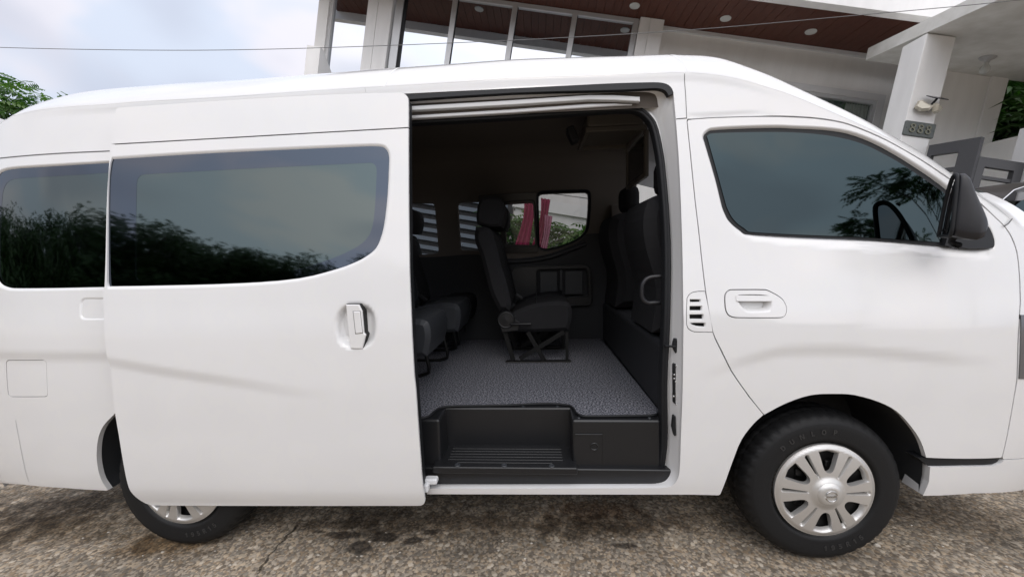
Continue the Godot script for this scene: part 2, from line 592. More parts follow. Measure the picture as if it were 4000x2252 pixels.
func make_sky() -> ImageTexture:
	var w := 1024; var h := 512
	var im := Image.create(w, h, false, Image.FORMAT_RGBF)
	var n1 := FastNoiseLite.new(); n1.seed = 4; n1.frequency = 1.5; n1.fractal_octaves = 5
	var n2 := FastNoiseLite.new(); n2.seed = 9; n2.frequency = 0.9; n2.fractal_octaves = 3
	for y in h:
		var el := PI * (0.5 - (y + 0.5) / h)
		for x in w:
			var az := TAU * (x + 0.5) / w
			var c: Color
			if el < 0.0:
				c = Color(0.20, 0.19, 0.175)
			else:
				var d := Vector3(cos(el) * sin(az), sin(el) * 1.7, -cos(el) * cos(az))
				var a := n1.get_noise_3dv(d * 1.1 + Vector3(n2.get_noise_3dv(d), 0.3, 0.0) * 0.5)
				var b := n2.get_noise_3dv(d * 1.6 + Vector3(5, 2, 1))
				var pale := Color(0.67, 0.74, 0.88)
				var cloud := Color(0.83, 0.82, 0.90)
				var shade := Color(0.53, 0.57, 0.69)
				c = pale.lerp(cloud, smoothstep(-0.18, 0.12, a))
				c = c.lerp(shade, 0.75 * smoothstep(0.02, 0.40, b + a * 0.4))
				c = c * (0.95 + 0.30 * sin(el))
				# the veiled sun stands behind the viewer: the cloud glows round it
				var s := maxf(0.0, Vector3(cos(el) * sin(az), sin(el), -cos(el) * cos(az)).dot(GLOW_DIR))
				c = c * (1.0 + 1.25 * s * s)
				c = Color(c.r * (1.0 + 0.05 * s), c.g, c.b * (1.0 - 0.09 * s))
			im.set_pixel(x, y, c)
	return ImageTexture.create_from_image(im)

# road texture: exposed aggregate, ROAD_X x ROAD_Z metres from ROAD_O
const ROAD_O := Vector2(-4.7, -1.2)
const ROAD_S := Vector2(6.8, 3.4)

func cell_noise(sd: int, freq: float, ret: int, w: int, h: int) -> PackedByteArray:
	var nz := FastNoiseLite.new()
	nz.seed = sd; nz.noise_type = FastNoiseLite.TYPE_CELLULAR; nz.frequency = freq
	nz.cellular_return_type = ret; nz.cellular_jitter = 1.0; nz.fractal_type = FastNoiseLite.FRACTAL_NONE
	return nz.get_image(w, h).get_data()

func soft_noise(sd: int, freq: float, w: int, h: int, oct := 4) -> PackedByteArray:
	var nz := FastNoiseLite.new()
	nz.seed = sd; nz.frequency = freq; nz.fractal_octaves = oct
	return nz.get_image(w, h).get_data()

func road_material(w: int, h: int, stains_and_shade: Array, cracks: Array) -> StandardMaterial3D:
	var v1 := cell_noise(3, 0.33, FastNoiseLite.RETURN_CELL_VALUE, w, h)
	var d1 := cell_noise(3, 0.33, FastNoiseLite.RETURN_DISTANCE, w, h)
	var v2 := cell_noise(8, 0.16, FastNoiseLite.RETURN_CELL_VALUE, w, h)
	var d2 := cell_noise(8, 0.16, FastNoiseLite.RETURN_DISTANCE, w, h)
	var lo := soft_noise(5, 0.0045, w, h, 5)
	var mid := soft_noise(6, 0.03, w, h, 4)
	var pal := [Color(0.36, 0.29, 0.21), Color(0.26, 0.22, 0.17), Color(0.17, 0.155, 0.13), Color(0.085, 0.07, 0.055), Color(0.20, 0.15, 0.10), Color(0.30, 0.26, 0.21), Color(0.12, 0.105, 0.09), Color(0.42, 0.37, 0.30)]
	var bytes := PackedByteArray(); bytes.resize(w * h * 3)
	var hb := PackedByteArray(); hb.resize(w * h)
	var lut := PackedByteArray(); lut.resize(1025)
	for i in 1025:
		lut[i] = int(clampf(pow(i / 1024.0, 1.0 / 2.2), 0, 1) * 255)
	var px := ROAD_S.x / w
	for y in h:
		for x in w:
			var i := y * w + x
			var c: Color = pal[(v1[i] * 7) >> 8]
			var hgt := 150.0 - d1[i] * 0.55
			if v2[i] > 150 and d2[i] < 120:
				c = pal[(v2[i] * 31 >> 3) & 7]
				hgt = 210.0 - d2[i] * 0.6
			elif d1[i] > 150:
				c = Color(0.10, 0.088, 0.07)
			var k := 0.92 + 0.86 * lo[i] / 255.0 + 0.40 * (mid[i] / 255.0 - 0.5)
			var r := lerpf(0.19, c.r, 0.75) * k; var gg := lerpf(0.152, c.g, 0.75) * k; var b := lerpf(0.108, c.b, 0.75) * k
			if stains_and_shade.size() > 0:
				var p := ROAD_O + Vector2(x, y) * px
				for s in stains_and_shade:
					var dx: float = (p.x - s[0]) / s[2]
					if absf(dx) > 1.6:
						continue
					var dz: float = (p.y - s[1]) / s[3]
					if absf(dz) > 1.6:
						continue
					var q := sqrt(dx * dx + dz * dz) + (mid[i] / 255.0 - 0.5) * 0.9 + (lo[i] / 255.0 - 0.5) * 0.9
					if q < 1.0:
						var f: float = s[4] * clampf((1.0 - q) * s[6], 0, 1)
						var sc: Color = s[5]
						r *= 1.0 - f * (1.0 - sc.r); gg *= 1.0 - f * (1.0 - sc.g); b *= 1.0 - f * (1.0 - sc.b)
			bytes[i * 3] = lut[int(clampf(r, 0, 1) * 1024)]; bytes[i * 3 + 1] = lut[int(clampf(gg, 0, 1) * 1024)]; bytes[i * 3 + 2] = lut[int(clampf(b, 0, 1) * 1024)]
			hb[i] = int(clampf(hgt * 0.8 + mid[i] * 0.2, 0, 255))
	for cr in cracks:
		var n: int = cr.size() - 1
		for q in n:
			for t in 400:
				var p: Vector2 = (cr[q].lerp(cr[q + 1], t / 400.0) - ROAD_O) / px
				var jit := 2.0 * sin(p.x * 0.13) + 1.5 * sin(p.y * 0.31 + 1.0)
				var wd := 1 + int(1.0 + 1.0 * sin(p.x * 0.21 + p.y * 0.1))
				for ox in range(-wd, wd):
					var ix := int(p.x + jit) + ox; var iy := int(p.y)
					if ix >= 0 and iy >= 0 and ix < w and iy < h:
						var i := iy * w + ix
						for ch in 3:
							bytes[i * 3 + ch] = int(bytes[i * 3 + ch] * 0.95)
	var m := StandardMaterial3D.new()
	var im := Image.create_from_data(w, h, false, Image.FORMAT_RGB8, bytes)
	m.albedo_texture = ImageTexture.create_from_image(im)
	m.roughness = 0.92; m.metallic_specular = 0.3
	var him := Image.create_from_data(w, h, false, Image.FORMAT_L8, hb)
	m.heightmap_enabled = true; m.heightmap_texture = ImageTexture.create_from_image(him); m.heightmap_scale = 0.5
	return m

func ground_y(x: float) -> float:
	# world height of the ground: a steady slope that eases off far away
	var t := tan(TILT)
	var a := absf(x)
	var d := a if a < 9.0 else 9.0 + 5.0 * (1.0 - exp(-(a - 9.0) / 5.0))
	return signf(x) * d * t

func leaf(m: MB, base: Vector3, dir: Vector3, side: Vector3, ln: float, wd: float, droop := 0.25):
	var up := side.cross(dir).normalized()
	var a := base + dir * ln * 0.45 + side * wd * 0.5 + up * wd * 0.12
	var b := base + dir * ln * 0.45 - side * wd * 0.5 + up * wd * 0.12
	var mid := base + dir * ln * 0.5
	var tip := base + dir * ln - Vector3.UP * ln * droop
	m.tri(base, mid, a); m.tri(base, b, mid)
	m.tri(a, mid, tip); m.tri(b, tip, mid)

func frond_mesh(rg: RandomNumberGenerator, pairs: int, ln: float, lf: float, wd: float) -> ArrayMesh:
	var m := MB.new()
	for i in pairs:
		var t := (i + 0.6) / pairs
		var b := Vector3(t * ln, -0.25 * t * t * ln, 0)
		for s in [-1.0, 1.0]:
			var d := Vector3(0.55, -0.12, s * 0.9).normalized()
			leaf(m, b, (d + Vector3(rg.randf_range(-0.2, 0.2), rg.randf_range(-0.2, 0.1), 0)).normalized(), Vector3(0.8, 0.1, -s * 0.5).normalized(), lf * (1.0 - 0.4 * absf(t - 0.45)), wd)
	leaf(m, Vector3(ln, -0.25 * ln, 0), Vector3(0.9, -0.4, 0).normalized(), Vector3(0, 0, 1), lf, wd)
	return m.mesh()

func crown(parent: Node3D, called: String, mesh: ArrayMesh, matl: Material, blobs: Array, count: int, rg: RandomNumberGenerator, size := 1.0):
	# leaf sprays spread through the blobs of a crown, thicker towards their skin
	var mm := MultiMesh.new()
	mm.transform_format = MultiMesh.TRANSFORM_3D
	mm.mesh = mesh
	mm.instance_count = count
	for i in count:
		var bl: Array = blobs[rg.randi() % blobs.size()]
		var d := Vector3(rg.randfn(), rg.randfn(), rg.randfn()).normalized()
		var r := pow(rg.randf(), 0.45)
		var p: Vector3 = bl[0] + d * r * bl[1]
		var yaw := atan2(-d.z, d.x) + rg.randf_range(-0.9, 0.9)
		var b := Basis(Vector3.UP, yaw) * Basis(Vector3(0, 0, 1), rg.randf_range(-0.5, 0.55)) * Basis(Vector3(1, 0, 0), rg.randf_range(-0.7, 0.7))
		mm.set_instance_transform(i, Transform3D(b.scaled(Vector3.ONE * size * rg.randf_range(0.7, 1.25)), p))
	var o := MultiMeshInstance3D.new()
	o.name = called
	o.multimesh = mm
	o.material_override = matl
	o.set_meta("kind", "stuff")
	parent.add_child(o, true)

func tree(called: String, label: String, at: Vector3, h: float, spread: float, sd: int, count: int, leafy: Array, group := "", given := []) -> Node3D:
	var rg := RandomNumberGenerator.new(); rg.seed = sd
	var o := thing(called, label, "tree", at, group)
	var tr := MB.new()
	var path := []
	for i in 6:
		var t := i / 5.0
		path.append(Vector3(sin(t * 3.0 + sd) * 0.12 * h * t * 0.4, -0.4 + t * h * 0.62, cos(t * 2.0 + sd) * 0.04 * h * t))
	for i in 5:
		tr.tube([path[i], path[i + 1]], 0.045 * h * 0.5 * (1.0 - i * 0.14), 9)
	var blobs := given.duplicate()
	if given.is_empty():
		for i in 11:
			var a := TAU * i / 11.0 + rg.randf_range(-0.3, 0.3)
			var rr := spread * rg.randf_range(0.35, 0.85)
			blobs.append([Vector3(cos(a) * rr, h * rg.randf_range(0.52, 0.92), sin(a) * rr), spread * rg.randf_range(0.25, 0.42)])
		blobs.append([Vector3(0, h * 0.85, 0), spread * 0.45])
		if spread > 4.0:
			for i in 9:
				var a := TAU * i / 9.0 + rg.randf_range(-0.3, 0.3)
				blobs.append([Vector3(cos(a) * spread * 0.9, h * rg.randf_range(0.1, 0.5), sin(a) * spread * 0.9), spread * 0.38])
	for i in blobs.size():
		var top: Vector3 = blobs[i][0]
		var st: Vector3 = path[2 + i % 4]
		tr.tube([st, st.lerp(top, 0.5) + Vector3(0, 0.04 * h, 0), top], (0.010 if given.is_empty() else 0.004) * h, 6)
	part("trunk", tr, M.bark, o)
	crown(o, "crown", leafy[0], leafy[1], blobs, count * 2 / 3, rg, leafy[2])
	crown(o, "crown", leafy[0], leafy[3], blobs, count / 3, rg, leafy[2])
	return o

func shrub(called: String, label: String, at: Vector3, h: float, stems: int, sd: int, matl: Material, ln: float, wd: float, cat := "plant", group := "") -> Node3D:
	var rg := RandomNumberGenerator.new(); rg.seed = sd
	var o := thing(called, label, cat, at, group)
	var st := MB.new(); var lf := MB.new()
	for i in stems:
		var a := rg.randf() * TAU
		var lean := rg.randf_range(0.1, 0.5)
		var p0 := Vector3(cos(a) * 0.05, -0.05, sin(a) * 0.05)
		var hh := h * rg.randf_range(0.55, 1.0)
		var path := []
		for k in 5:
			var t := k / 4.0
			path.append(p0 + Vector3(cos(a) * lean * t * t * hh, t * hh, sin(a) * lean * t * t * hh))
		st.tube(path, 0.012, 5)
		for k in 30:
			var t := 0.12 + 0.88 * k / 29.0
			var b: Vector3 = path[0].lerp(path[4], t); b.y = p0.y + t * hh
			var an := rg.randf() * TAU
			var d := Vector3(cos(an), rg.randf_range(0.0, 0.7), sin(an)).normalized()
			leaf(lf, b, d, d.cross(Vector3.UP).normalized(), ln * rg.randf_range(0.6, 1.1), wd, 0.35)
	part("stem", st, M.bark, o)
	var lv := part("leaves", lf, matl, o)
	lv.set_meta("kind", "stuff")
	return o

func bush(called: String, label: String, at: Vector3, h: float, w: float, sd: int, matl: Material, count: int, spray: ArrayMesh, size: float, group := "") -> Node3D:
	var rg := RandomNumberGenerator.new(); rg.seed = sd
	var o := thing(called, label, "shrub", at, group)
	var st := MB.new()
	var blobs := []
	for i in 9:
		var a := TAU * i / 9.0
		var top := Vector3(cos(a) * w * 0.55, h * rg.randf_range(0.25, 0.86), sin(a) * w * 0.4)
		blobs.append([top, w * 0.36])
		st.tube([Vector3(cos(a) * 0.05, -0.1, sin(a) * 0.05), top * Vector3(0.5, 0.6, 0.5), top], 0.012, 5)
	part("stem", st, M.bark, o)
	crown(o, "leaves", spray, matl, blobs, count, rg, size)
	return o

func build_surroundings():
	# --- ground: one sheet to the horizon with the road's own strip under the van
	var gm := MB.new()
	var xs := []
	for i in 81:
		var t := (i - 40) / 40.0
		xs.append(signf(t) * (absf(t) * 10.0 + pow(absf(t), 4) * 250.0))
	var zl := [-300.0, -60.0, -20.0, -8.0, ROAD_O.y, ROAD_O.y + ROAD_S.y, 6.0, 9.0, 20.0, 60.0, 300.0]
	var far_mat := road_material(1024, 512, [], [])
	far_mat.uv1_triplanar = true; far_mat.uv1_world_triplanar = true
	far_mat.uv1_scale = Vector3(1 / 3.4, 1 / 3.4, 1 / 3.4)
	for zi in zl.size() - 1:
		var rows := []
		for z in [zl[zi], zl[zi + 1]]:
			var r := PackedVector3Array()
			for x in xs:
				r.append(Vector3(x, ground_y(x) - (0.004 if zi == 4 else 0.0), z))
			rows.append(r)
		gm.grid(rows, true)
	structure("ground", gm, far_mat)
	var dm := MB.new()
	var dr := []
	for z in [-6.3, -2.05]:
		var r := PackedVector3Array()
		for i in 30:
			var x := lerpf(-6.3, 8.0, i / 29.0)
			r.append(Vector3(x, ground_y(x) + 0.004, z))
		dr.append(r)
	dm.grid(dr, true)
	structure("added_bounce_apron", dm, tri_mat(noise_tex(0.02, Color(0.54, 0.53, 0.50), Color(0.64, 0.63, 0.60), 51), 1.5, 0.9))  # pale apron hidden behind the van, added to bounce light onto the house
	var rm := MB.new()
	var q := [Vector3(ROAD_O.x, 0, ROAD_O.y), Vector3(ROAD_O.x + ROAD_S.x, 0, ROAD_O.y), Vector3(ROAD_O.x + ROAD_S.x, 0, ROAD_O.y + ROAD_S.y), Vector3(ROAD_O.x, 0, ROAD_O.y + ROAD_S.y)]
	rm.vert(q[0], Vector3.UP, Vector2(0, 0)); rm.vert(q[1], Vector3.UP, Vector2(1, 0)); rm.vert(q[2], Vector3.UP, Vector2(1, 1))
	rm.vert(q[0], Vector3.UP, Vector2(0, 0)); rm.vert(q[2], Vector3.UP, Vector2(1, 1)); rm.vert(q[3], Vector3.UP, Vector2(0, 1))
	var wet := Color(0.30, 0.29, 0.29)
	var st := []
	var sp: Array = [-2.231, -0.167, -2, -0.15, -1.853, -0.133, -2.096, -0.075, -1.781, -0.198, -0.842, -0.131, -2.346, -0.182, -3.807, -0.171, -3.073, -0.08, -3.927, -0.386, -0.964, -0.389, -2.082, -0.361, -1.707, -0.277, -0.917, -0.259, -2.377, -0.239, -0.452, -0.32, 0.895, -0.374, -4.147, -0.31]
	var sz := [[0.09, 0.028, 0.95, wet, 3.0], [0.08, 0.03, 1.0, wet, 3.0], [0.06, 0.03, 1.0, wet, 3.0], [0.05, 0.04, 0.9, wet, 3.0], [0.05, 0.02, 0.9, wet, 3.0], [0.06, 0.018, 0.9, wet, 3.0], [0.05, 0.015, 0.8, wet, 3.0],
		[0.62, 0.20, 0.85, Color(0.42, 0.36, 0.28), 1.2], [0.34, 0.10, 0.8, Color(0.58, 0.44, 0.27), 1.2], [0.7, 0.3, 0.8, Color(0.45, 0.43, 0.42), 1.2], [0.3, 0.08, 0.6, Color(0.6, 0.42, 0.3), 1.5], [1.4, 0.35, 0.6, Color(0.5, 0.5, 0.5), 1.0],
		[0.75, 0.10, 0.7, Color(0.42, 0.38, 0.34), 1.6], [0.55, 0.085, 0.7, Color(0.45, 0.4, 0.35), 1.6], [0.4, 0.075, 0.75, Color(0.42, 0.39, 0.36), 1.6], [0.4, 0.13, 0.7, Color(0.45, 0.42, 0.4), 1.4], [0.5, 0.16, 0.55, Color(0.5, 0.46, 0.42), 1.4], [0.6, 0.2, 0.7, Color(0.42, 0.40, 0.38), 1.4]]  # broad damp along the van, with shade under its sill painted in
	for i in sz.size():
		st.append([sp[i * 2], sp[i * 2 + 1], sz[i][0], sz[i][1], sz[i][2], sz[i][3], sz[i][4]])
	var ck := P([-2.481, -0.226, -2.489, -0.132, -2.492, -0.03, -2.475, 0.09])
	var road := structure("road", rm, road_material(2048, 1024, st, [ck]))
	road.rotation.z = TILT
	# loose pale chips lying on the road
	var rg := RandomNumberGenerator.new(); rg.seed = 77
	var pm := MB.new()
	var spots: Array = [0.326, -0.166, -2.06, -0.027, 0.445, -0.233, -2.141, 0.058, -3.016, 0.018, -2.642, 0.045, 0.605, -0.309, -1.299, -0.035, -0.568, -0.013, -0.15, 0.009, 0.551, -0.137, -1.02, 0.037]
	for i in 260:
		var c := Vector3(rg.randf_range(-3.6, 1.6), 0, rg.randf_range(-0.2, 1.3))
		var s := rg.randf_range(0.003, 0.007)
		if i < spots.size() / 2:
			c = Vector3(spots[i * 2], 0, spots[i * 2 + 1])
			s = 0.016 if i == 0 else rg.randf_range(0.005, 0.008)
		pm.xf = Transform3D(Basis(Vector3.UP, rg.randf() * TAU).scaled(Vector3(1.3, 0.5, 0.9)), c)
		pm.lathe([[0.0, -s], [s * 0.8, -s * 0.5], [s, 0], [s * 0.7, s * 0.6], [0.0, s]], 6)
	var peb := structure("pebbles", pm, mat(Color(0.48, 0.44, 0.38), 0.9))
	peb.set_meta("kind", "stuff"); peb.rotation.z = TILT
	build_house()
	build_gate_and_garden()
	# --- trees
	var fr := RandomNumberGenerator.new(); fr.seed = 12
	var frond := frond_mesh(fr, 7, 0.55, 0.17, 0.075)
	var tb := Vector3(-17.0, ground_y(-17.0), -8.2)
	tree("feathery_tree", "green feathery-leaved tree behind the rear of the white van", tb, 5.9, 2.5, 5, 2000, [frond, M.leaf[0], 0.9, M.leaf[3]])
	var fine := frond_mesh(fr, 4, 0.5, 0.2, 0.12)
	# the trees across the road, which the van's windows mirror: [bearing from the viewer, distance, elevation of the top]
	var row := [[-75, 46, 2.4, 7.0], [-66, 46, 4.2, 7.0], [-59, 47, 7.4, 6.5], [-53, 46, 9.8, 6.5], [-47, 46, 9.3, 6.5], [-41, 46, 9.6, 6.0], [-35, 45, 11.6, 6.0], [-28, 44, 13.3, 6.0], [-19, 43, 12.6, 6.0], [-8, 43, 12.4, 6.0], [6, 43, 12.5, 6.0], [22, 43, 12.0, 6.0]]
	var hm := MB.new()
	var hrows := []
	for k in 5:
		var hr := PackedVector3Array()
		for i in 61:
			var be := deg_to_rad(lerpf(-110.0, 40.0, i / 60.0))
			var rad: float = [47.0, 49.0, 54.0, 62.0, 80.0][k]
			var el := itp([-110.0, -75.0, -60.0, -50.0, -35.0, -20.0, 40.0], [0.0, 0.8, 4.6, 6.6, 8.6, 10.0, 7.0], rad_to_deg(be))
			var hp := Vector3(-1.46 + sin(be) * rad, 0, 1.66 + cos(be) * rad)
			hp.y = lerpf(ground_y(hp.x) - 0.5, 1.13 + tan(deg_to_rad(el)) * 54.0 + sin(i * 1.7) * 0.5, [0.0, 0.55, 0.95, 1.0, 0.9][k])
			hr.append(hp)
		hrows.append(hr)
	hm.grid(hrows)
	structure("hill", hm, tri_mat(noise_tex(0.05, Color(0.012, 0.028, 0.008), Color(0.05, 0.085, 0.025), 61), 14.0, 0.95))
	var lab := ["tree across the road, farthest downhill and half out of the mirrored view", "tall tree across the road mirrored at the left of the rear side window", "spreading tree across the road, highest of those mirrored in the rear side window", "broad tree across the road mirrored where the two side windows meet", "tree across the road mirrored at the left of the sliding door's window", "rounded tree across the road mirrored left of centre in the sliding door's window", "low tree across the road mirrored at the centre of the sliding door's window", "tree across the road mirrored at the right of the sliding door's window", "tree across the road straight behind the viewer", "low tree across the road just uphill of the viewer", "tree across the road, second from the uphill end", "tree across the road, farthest uphill"]
	for i in row.size():
		var r: Array = row[i]
		var be := deg_to_rad(r[0])
		var tp := Vector3(-1.46 + sin(be) * r[1], 0, 1.66 + cos(be) * r[1])
		tp.y = ground_y(tp.x)
		var th: float = (tan(deg_to_rad(r[2])) * r[1] + 1.13 - tp.y) / 1.02
		tree("roadside_tree", lab[i], tp, th, r[3], 60 + i, 7500, [fine, M.leaf[2], 1.05, M.leaf[2]], "trees across the road")
	var sg := ground_y(9.0)
	tree("slender_tree", "slender feathery tree across the road, its spray mirrored high in the front door's window", Vector3(9.0, ground_y(9.0), 5.0), 4.6, 1.2, 91, 260, [frond, M.leaf[0], 0.62, M.leaf[2]], "", [[Vector3(-4.05, 6.15 - sg, 1.15), 0.34], [Vector3(-3.65, 6.1 - sg, 0.8), 0.34], [Vector3(-3.2, 6.0 - sg, 0.4), 0.36], [Vector3(-2.75, 5.95 - sg, 0.1), 0.4], [Vector3(-2.3, 6.2 - sg, -0.1), 0.45]])
	var yg := ground_y(7.0)
	tree("young_tree", "young tree across the road, its tip mirrored low in the front door's window", Vector3(7.0, yg, 9.6), 5.4, 1.0, 95, 220, [frond, M.leaf[0], 0.7, M.leaf[2]], "", [[Vector3(0, 7.0 - yg, 0), 0.3], [Vector3(0.1, 6.6 - yg, 0), 0.5], [Vector3(0.4, 6.3 - yg, -0.2), 0.6], [Vector3(0.9, 6.2 - yg, -0.6), 0.6]])

func slab(m: MB, x0: float, x1: float, y0: float, y1: float, z0: float, z1: float):
	m.box(Vector3((x0 + x1) / 2, (y0 + y1) / 2, (z0 + z1) / 2), Vector3(x1 - x0, y1 - y0, z1 - z0))

func one_slab(called: String, parent: Node3D, matl: Material, x0: float, x1: float, y0: float, y1: float, z0: float, z1: float) -> MeshInstance3D:
	var m := MB.new()
	slab(m, x0, x1, y0, y1, z0, z1)
	return part(called, m, matl, parent)

func build_house():
	var o := thing("house", "modern white two-storey house with dark wood soffit and tall mirrored windows", "house", Vector3(0, 0, 0))
	var zw := -6.344
	var zg := -6.229
	# wall of the ground floor and its window opening
	var m := MB.new()
	slab(m, -6.5, 2.55, -1.6, 4.0, zw - 0.2, zw); slab(m, 2.55, 4.34, -1.6, 3.4, zw - 0.2, zw); slab(m, 2.55, 4.34, 4.97, 5.0, zw - 0.2, zw)
	slab(m, 4.34, 5.6, -1.6, 5.0, zw - 0.2, zw); slab(m, -0.30, 2.55, 4.0, 5.0, zw - 0.2, zw); slab(m, -0.30, 5.6, 5.0, 5.615, zw - 0.2, zw)
	part("wall", m, M.render_warm, o)
	one_slab("cornice", o, M.white_trim, 0.14, 5.6, 5.615, 5.675, zw - 0.02, zw + 0.05)
	# dark rooms behind the glass
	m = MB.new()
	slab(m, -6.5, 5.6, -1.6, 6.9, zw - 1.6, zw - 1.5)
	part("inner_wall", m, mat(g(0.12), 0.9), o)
	# soffit of separate boards, running out from the wall
	var x := -6.6
	var i := 0
	var shape := []
	for k in 3:
		var pm := MB.new()
		pm.rbox(Vector3.ZERO, Vector3([0.146, 0.147, 0.1455][k], 0.02, 1.25), 0.003)
		shape.append(pm.mesh())
	var sof := holder("soffit", o)
	while x < 5.6:
		var b := MeshInstance3D.new()
		b.name = "plank"
		b.mesh = shape[i % 3]; b.material_override = M.wood[(i * 7 + i / 3) % 4]
		b.position = Vector3(x, 5.69 + 0.0015 * (i % 3), zw + 0.645)
		sof.add_child(b, true)
		x += 0.15; i += 1
	one_slab("soffit_backing", o, M.dark_gap, -6.7, 5.7, 5.715, 5.75, zw, -4.95)
	# fascia: a white band whose underside drops below the boards
	m = MB.new()
	slab(m, -6.8, 5.7, 5.52, 7.6, -5.079, -4.93)
	part("fascia", m, M.render, o)
	var dl := P([1.12, -5.858, 2.608, -5.904, -0.471, -5.847, -3.364, -5.88])
	for p in dl:
		m = MB.new()
		m.xf = Transform3D(Basis(Vector3.RIGHT, PI / 2), Vector3(p.x, 5.678, p.y))
		m.lathe([[0.0, 0.012], [0.05, 0.012], [0.06, 0.006], [0.085, 0.008], [0.09, 0.0], [0.09, -0.01]], 28)
		part("downlight", m, M.bulb, o)
	# upper glazing: four tall panes in aluminium
	var jx: Array = [-4.763, 4.852, -3.74, 5.034, -2.602, 5.183, -1.475, 5.285, -0.343, 5.366]
	var wf := holder("window", o)
	for k in 5:
		var cx: float = jx[k * 2]
		one_slab("frame", wf, M.alu, cx - (0.10 if k == 0 else 0.05), cx + 0.045, 3.7, 5.67, zg - 0.05, zg + 0.05)
		if k < 4:
			var nx: float = jx[k * 2 + 2]
			m = MB.new()
			m.quad(Vector3(cx + 0.045, 3.7, zg), Vector3(nx - 0.05, 3.7, zg), Vector3(nx - 0.05, 5.6, zg), Vector3(cx + 0.045, 5.6, zg))
			part("pane", m, M.house_glass, wf)
			one_slab("frame", wf, M.alu, cx + 0.046, nx - 0.051, 5.6, 5.671, zg - 0.045, zg + 0.045)
			one_slab("gasket", wf, M.rubber, cx + 0.046, cx + 0.058, 3.7, 5.6, zg + 0.004, zg + 0.02)
	one_slab("gasket", wf, M.rubber, jx[0] + 0.046, jx[0] + 0.10, 3.7, 5.6, zg + 0.005, zg + 0.03)
	# pillars of board-marked render each side of the glazing
	var pl: Array = [-5.368, 4.665, -4.9, 4.727, -0.288, 5.372, 0.143, 5.393, -6.322, 4.774, -6.122, 4.8]
	for k in 3:
		var x0: float = pl[k * 4]; var x1: float = pl[k * 4 + 2]
		m = MB.new()
		if k < 2:
			var mid: float = lerpf(x0, x1, 0.42)
			slab(m, x0, mid - 0.006, 3.0, 5.672 if k == 1 else 7.4, zw + 0.001, -6.114); slab(m, mid + 0.006, x1, 3.0, 5.672 if k == 1 else 7.4, zw + 0.001, -6.114)
			slab(m, mid - 0.006, mid + 0.006, 3.0, 5.672 if k == 1 else 7.4, zw + 0.001, -6.13)
		else:
			slab(m, x0, x1, 3.0, 7.4, zw - 1.0, -6.114)
		part("pillar", m, M.render if k < 2 else M.render_warm, o)
	# glazed bay on the left of the pillar
	var bx: Array = [-6.12, 4.863, -5.476, 4.711]
	var bay := holder("window", o)
	one_slab("frame", bay, M.white_trim, bx[0] - 0.07, bx[0] + 0.05, 3.0, 7.4, zg - 0.06, zg + 0.06)
	m = MB.new()
	m.quad(Vector3(bx[0] + 0.05, 3.0, zg), Vector3(bx[2] + 0.1, 3.0, zg), Vector3(bx[2] + 0.1, 7.4, zg), Vector3(bx[0] + 0.05, 7.4, zg))
	part("pane", m, M.house_glass, bay)
	# wing wall of the balcony with a raked top
	m = MB.new()
	m.xf = Transform3D(Basis(Vector3(0, 0, -1), Vector3(0, 1, 0), Vector3(1, 0, 0)), Vector3(0, 0, 0))
	var px: Array = [-6.092, 3.876, -5.845, 3.909]
	m.prism(P([5.539, -1.6, 5.539, 4.12, 5.62, 4.12, 6.2, 3.72, 6.2, -1.6]), px[0], px[2], 0.0)
	part("wing_wall", m, M.render, o)
	# ground-floor window on the right
	var lw := holder("window", o)
	m = MB.new()
	var lx: Array = [4.321, 4.956, 3.134, 4.877, 3.804, 4.897, 3.69, 4.927]
	var zt := zw + 0.03
	slab(m, 2.5, 4.40, 4.90, 5.02, zw + 0.001, zt); slab(m, 4.28, 4.40, 3.3, 4.90, zw + 0.001, zt); slab(m, 2.5, 2.62, 3.3, 4.90, zw + 0.001, zt); slab(m, 2.5, 4.40, 3.3, 3.42, zw + 0.001, zt - 0.001)
	part("casing", m, M.white_trim, lw)
	m = MB.new()
	slab(m, 2.62, 4.28, 4.84, 4.90, zw - 0.07, zw + 0.012); slab(m, 4.22, 4.28, 3.42, 4.84, zw - 0.07, zw + 0.012); slab(m, lx[2] - 0.035, lx[2] + 0.035, 3.42, 4.84, zw - 0.07, zw + 0.012)
	part("frame", m, M.alu, lw)
	m = MB.new()
	m.quad(Vector3(2.62, 3.42, zw - 0.04), Vector3(lx[2] - 0.035, 3.42, zw - 0.04), Vector3(lx[2] - 0.035, 4.84, zw - 0.04), Vector3(2.62, 4.84, zw - 0.04))
	part("pane", m, M.house_glass_dark, lw)
	m = MB.new()
	m.quad(Vector3(lx[2] + 0.035, 3.42, zw - 0.04), Vector3(4.22, 3.42, zw - 0.04), Vector3(4.22, 4.84, zw - 0.04), Vector3(lx[2] + 0.035, 4.84, zw - 0.04))
	part("pane", m, M.pane_clear, lw)
	m = MB.new()
	var rows := []
	for yy in [3.42, 4.84]:
		var r := PackedVector3Array()
		for k in 60:
			r.append(Vector3(lerpf(lx[4], 4.22, k / 59.0), yy, zw - 0.09 + 0.015 * sin(k * 0.9)))
		rows.append(r)
	m.grid(rows)
	part("curtain", m, mat(Color(0.62, 0.66, 0.60), 0.9), lw)
	m = MB.new()
	for k in 4:
		slab(m, 2.7, lx[4], 3.5 + k * 0.35, 3.52 + k * 0.35, zw - 0.3, zw - 0.28)
	part("blind", m, mat(Color(0.2, 0.22, 0.2)), lw)

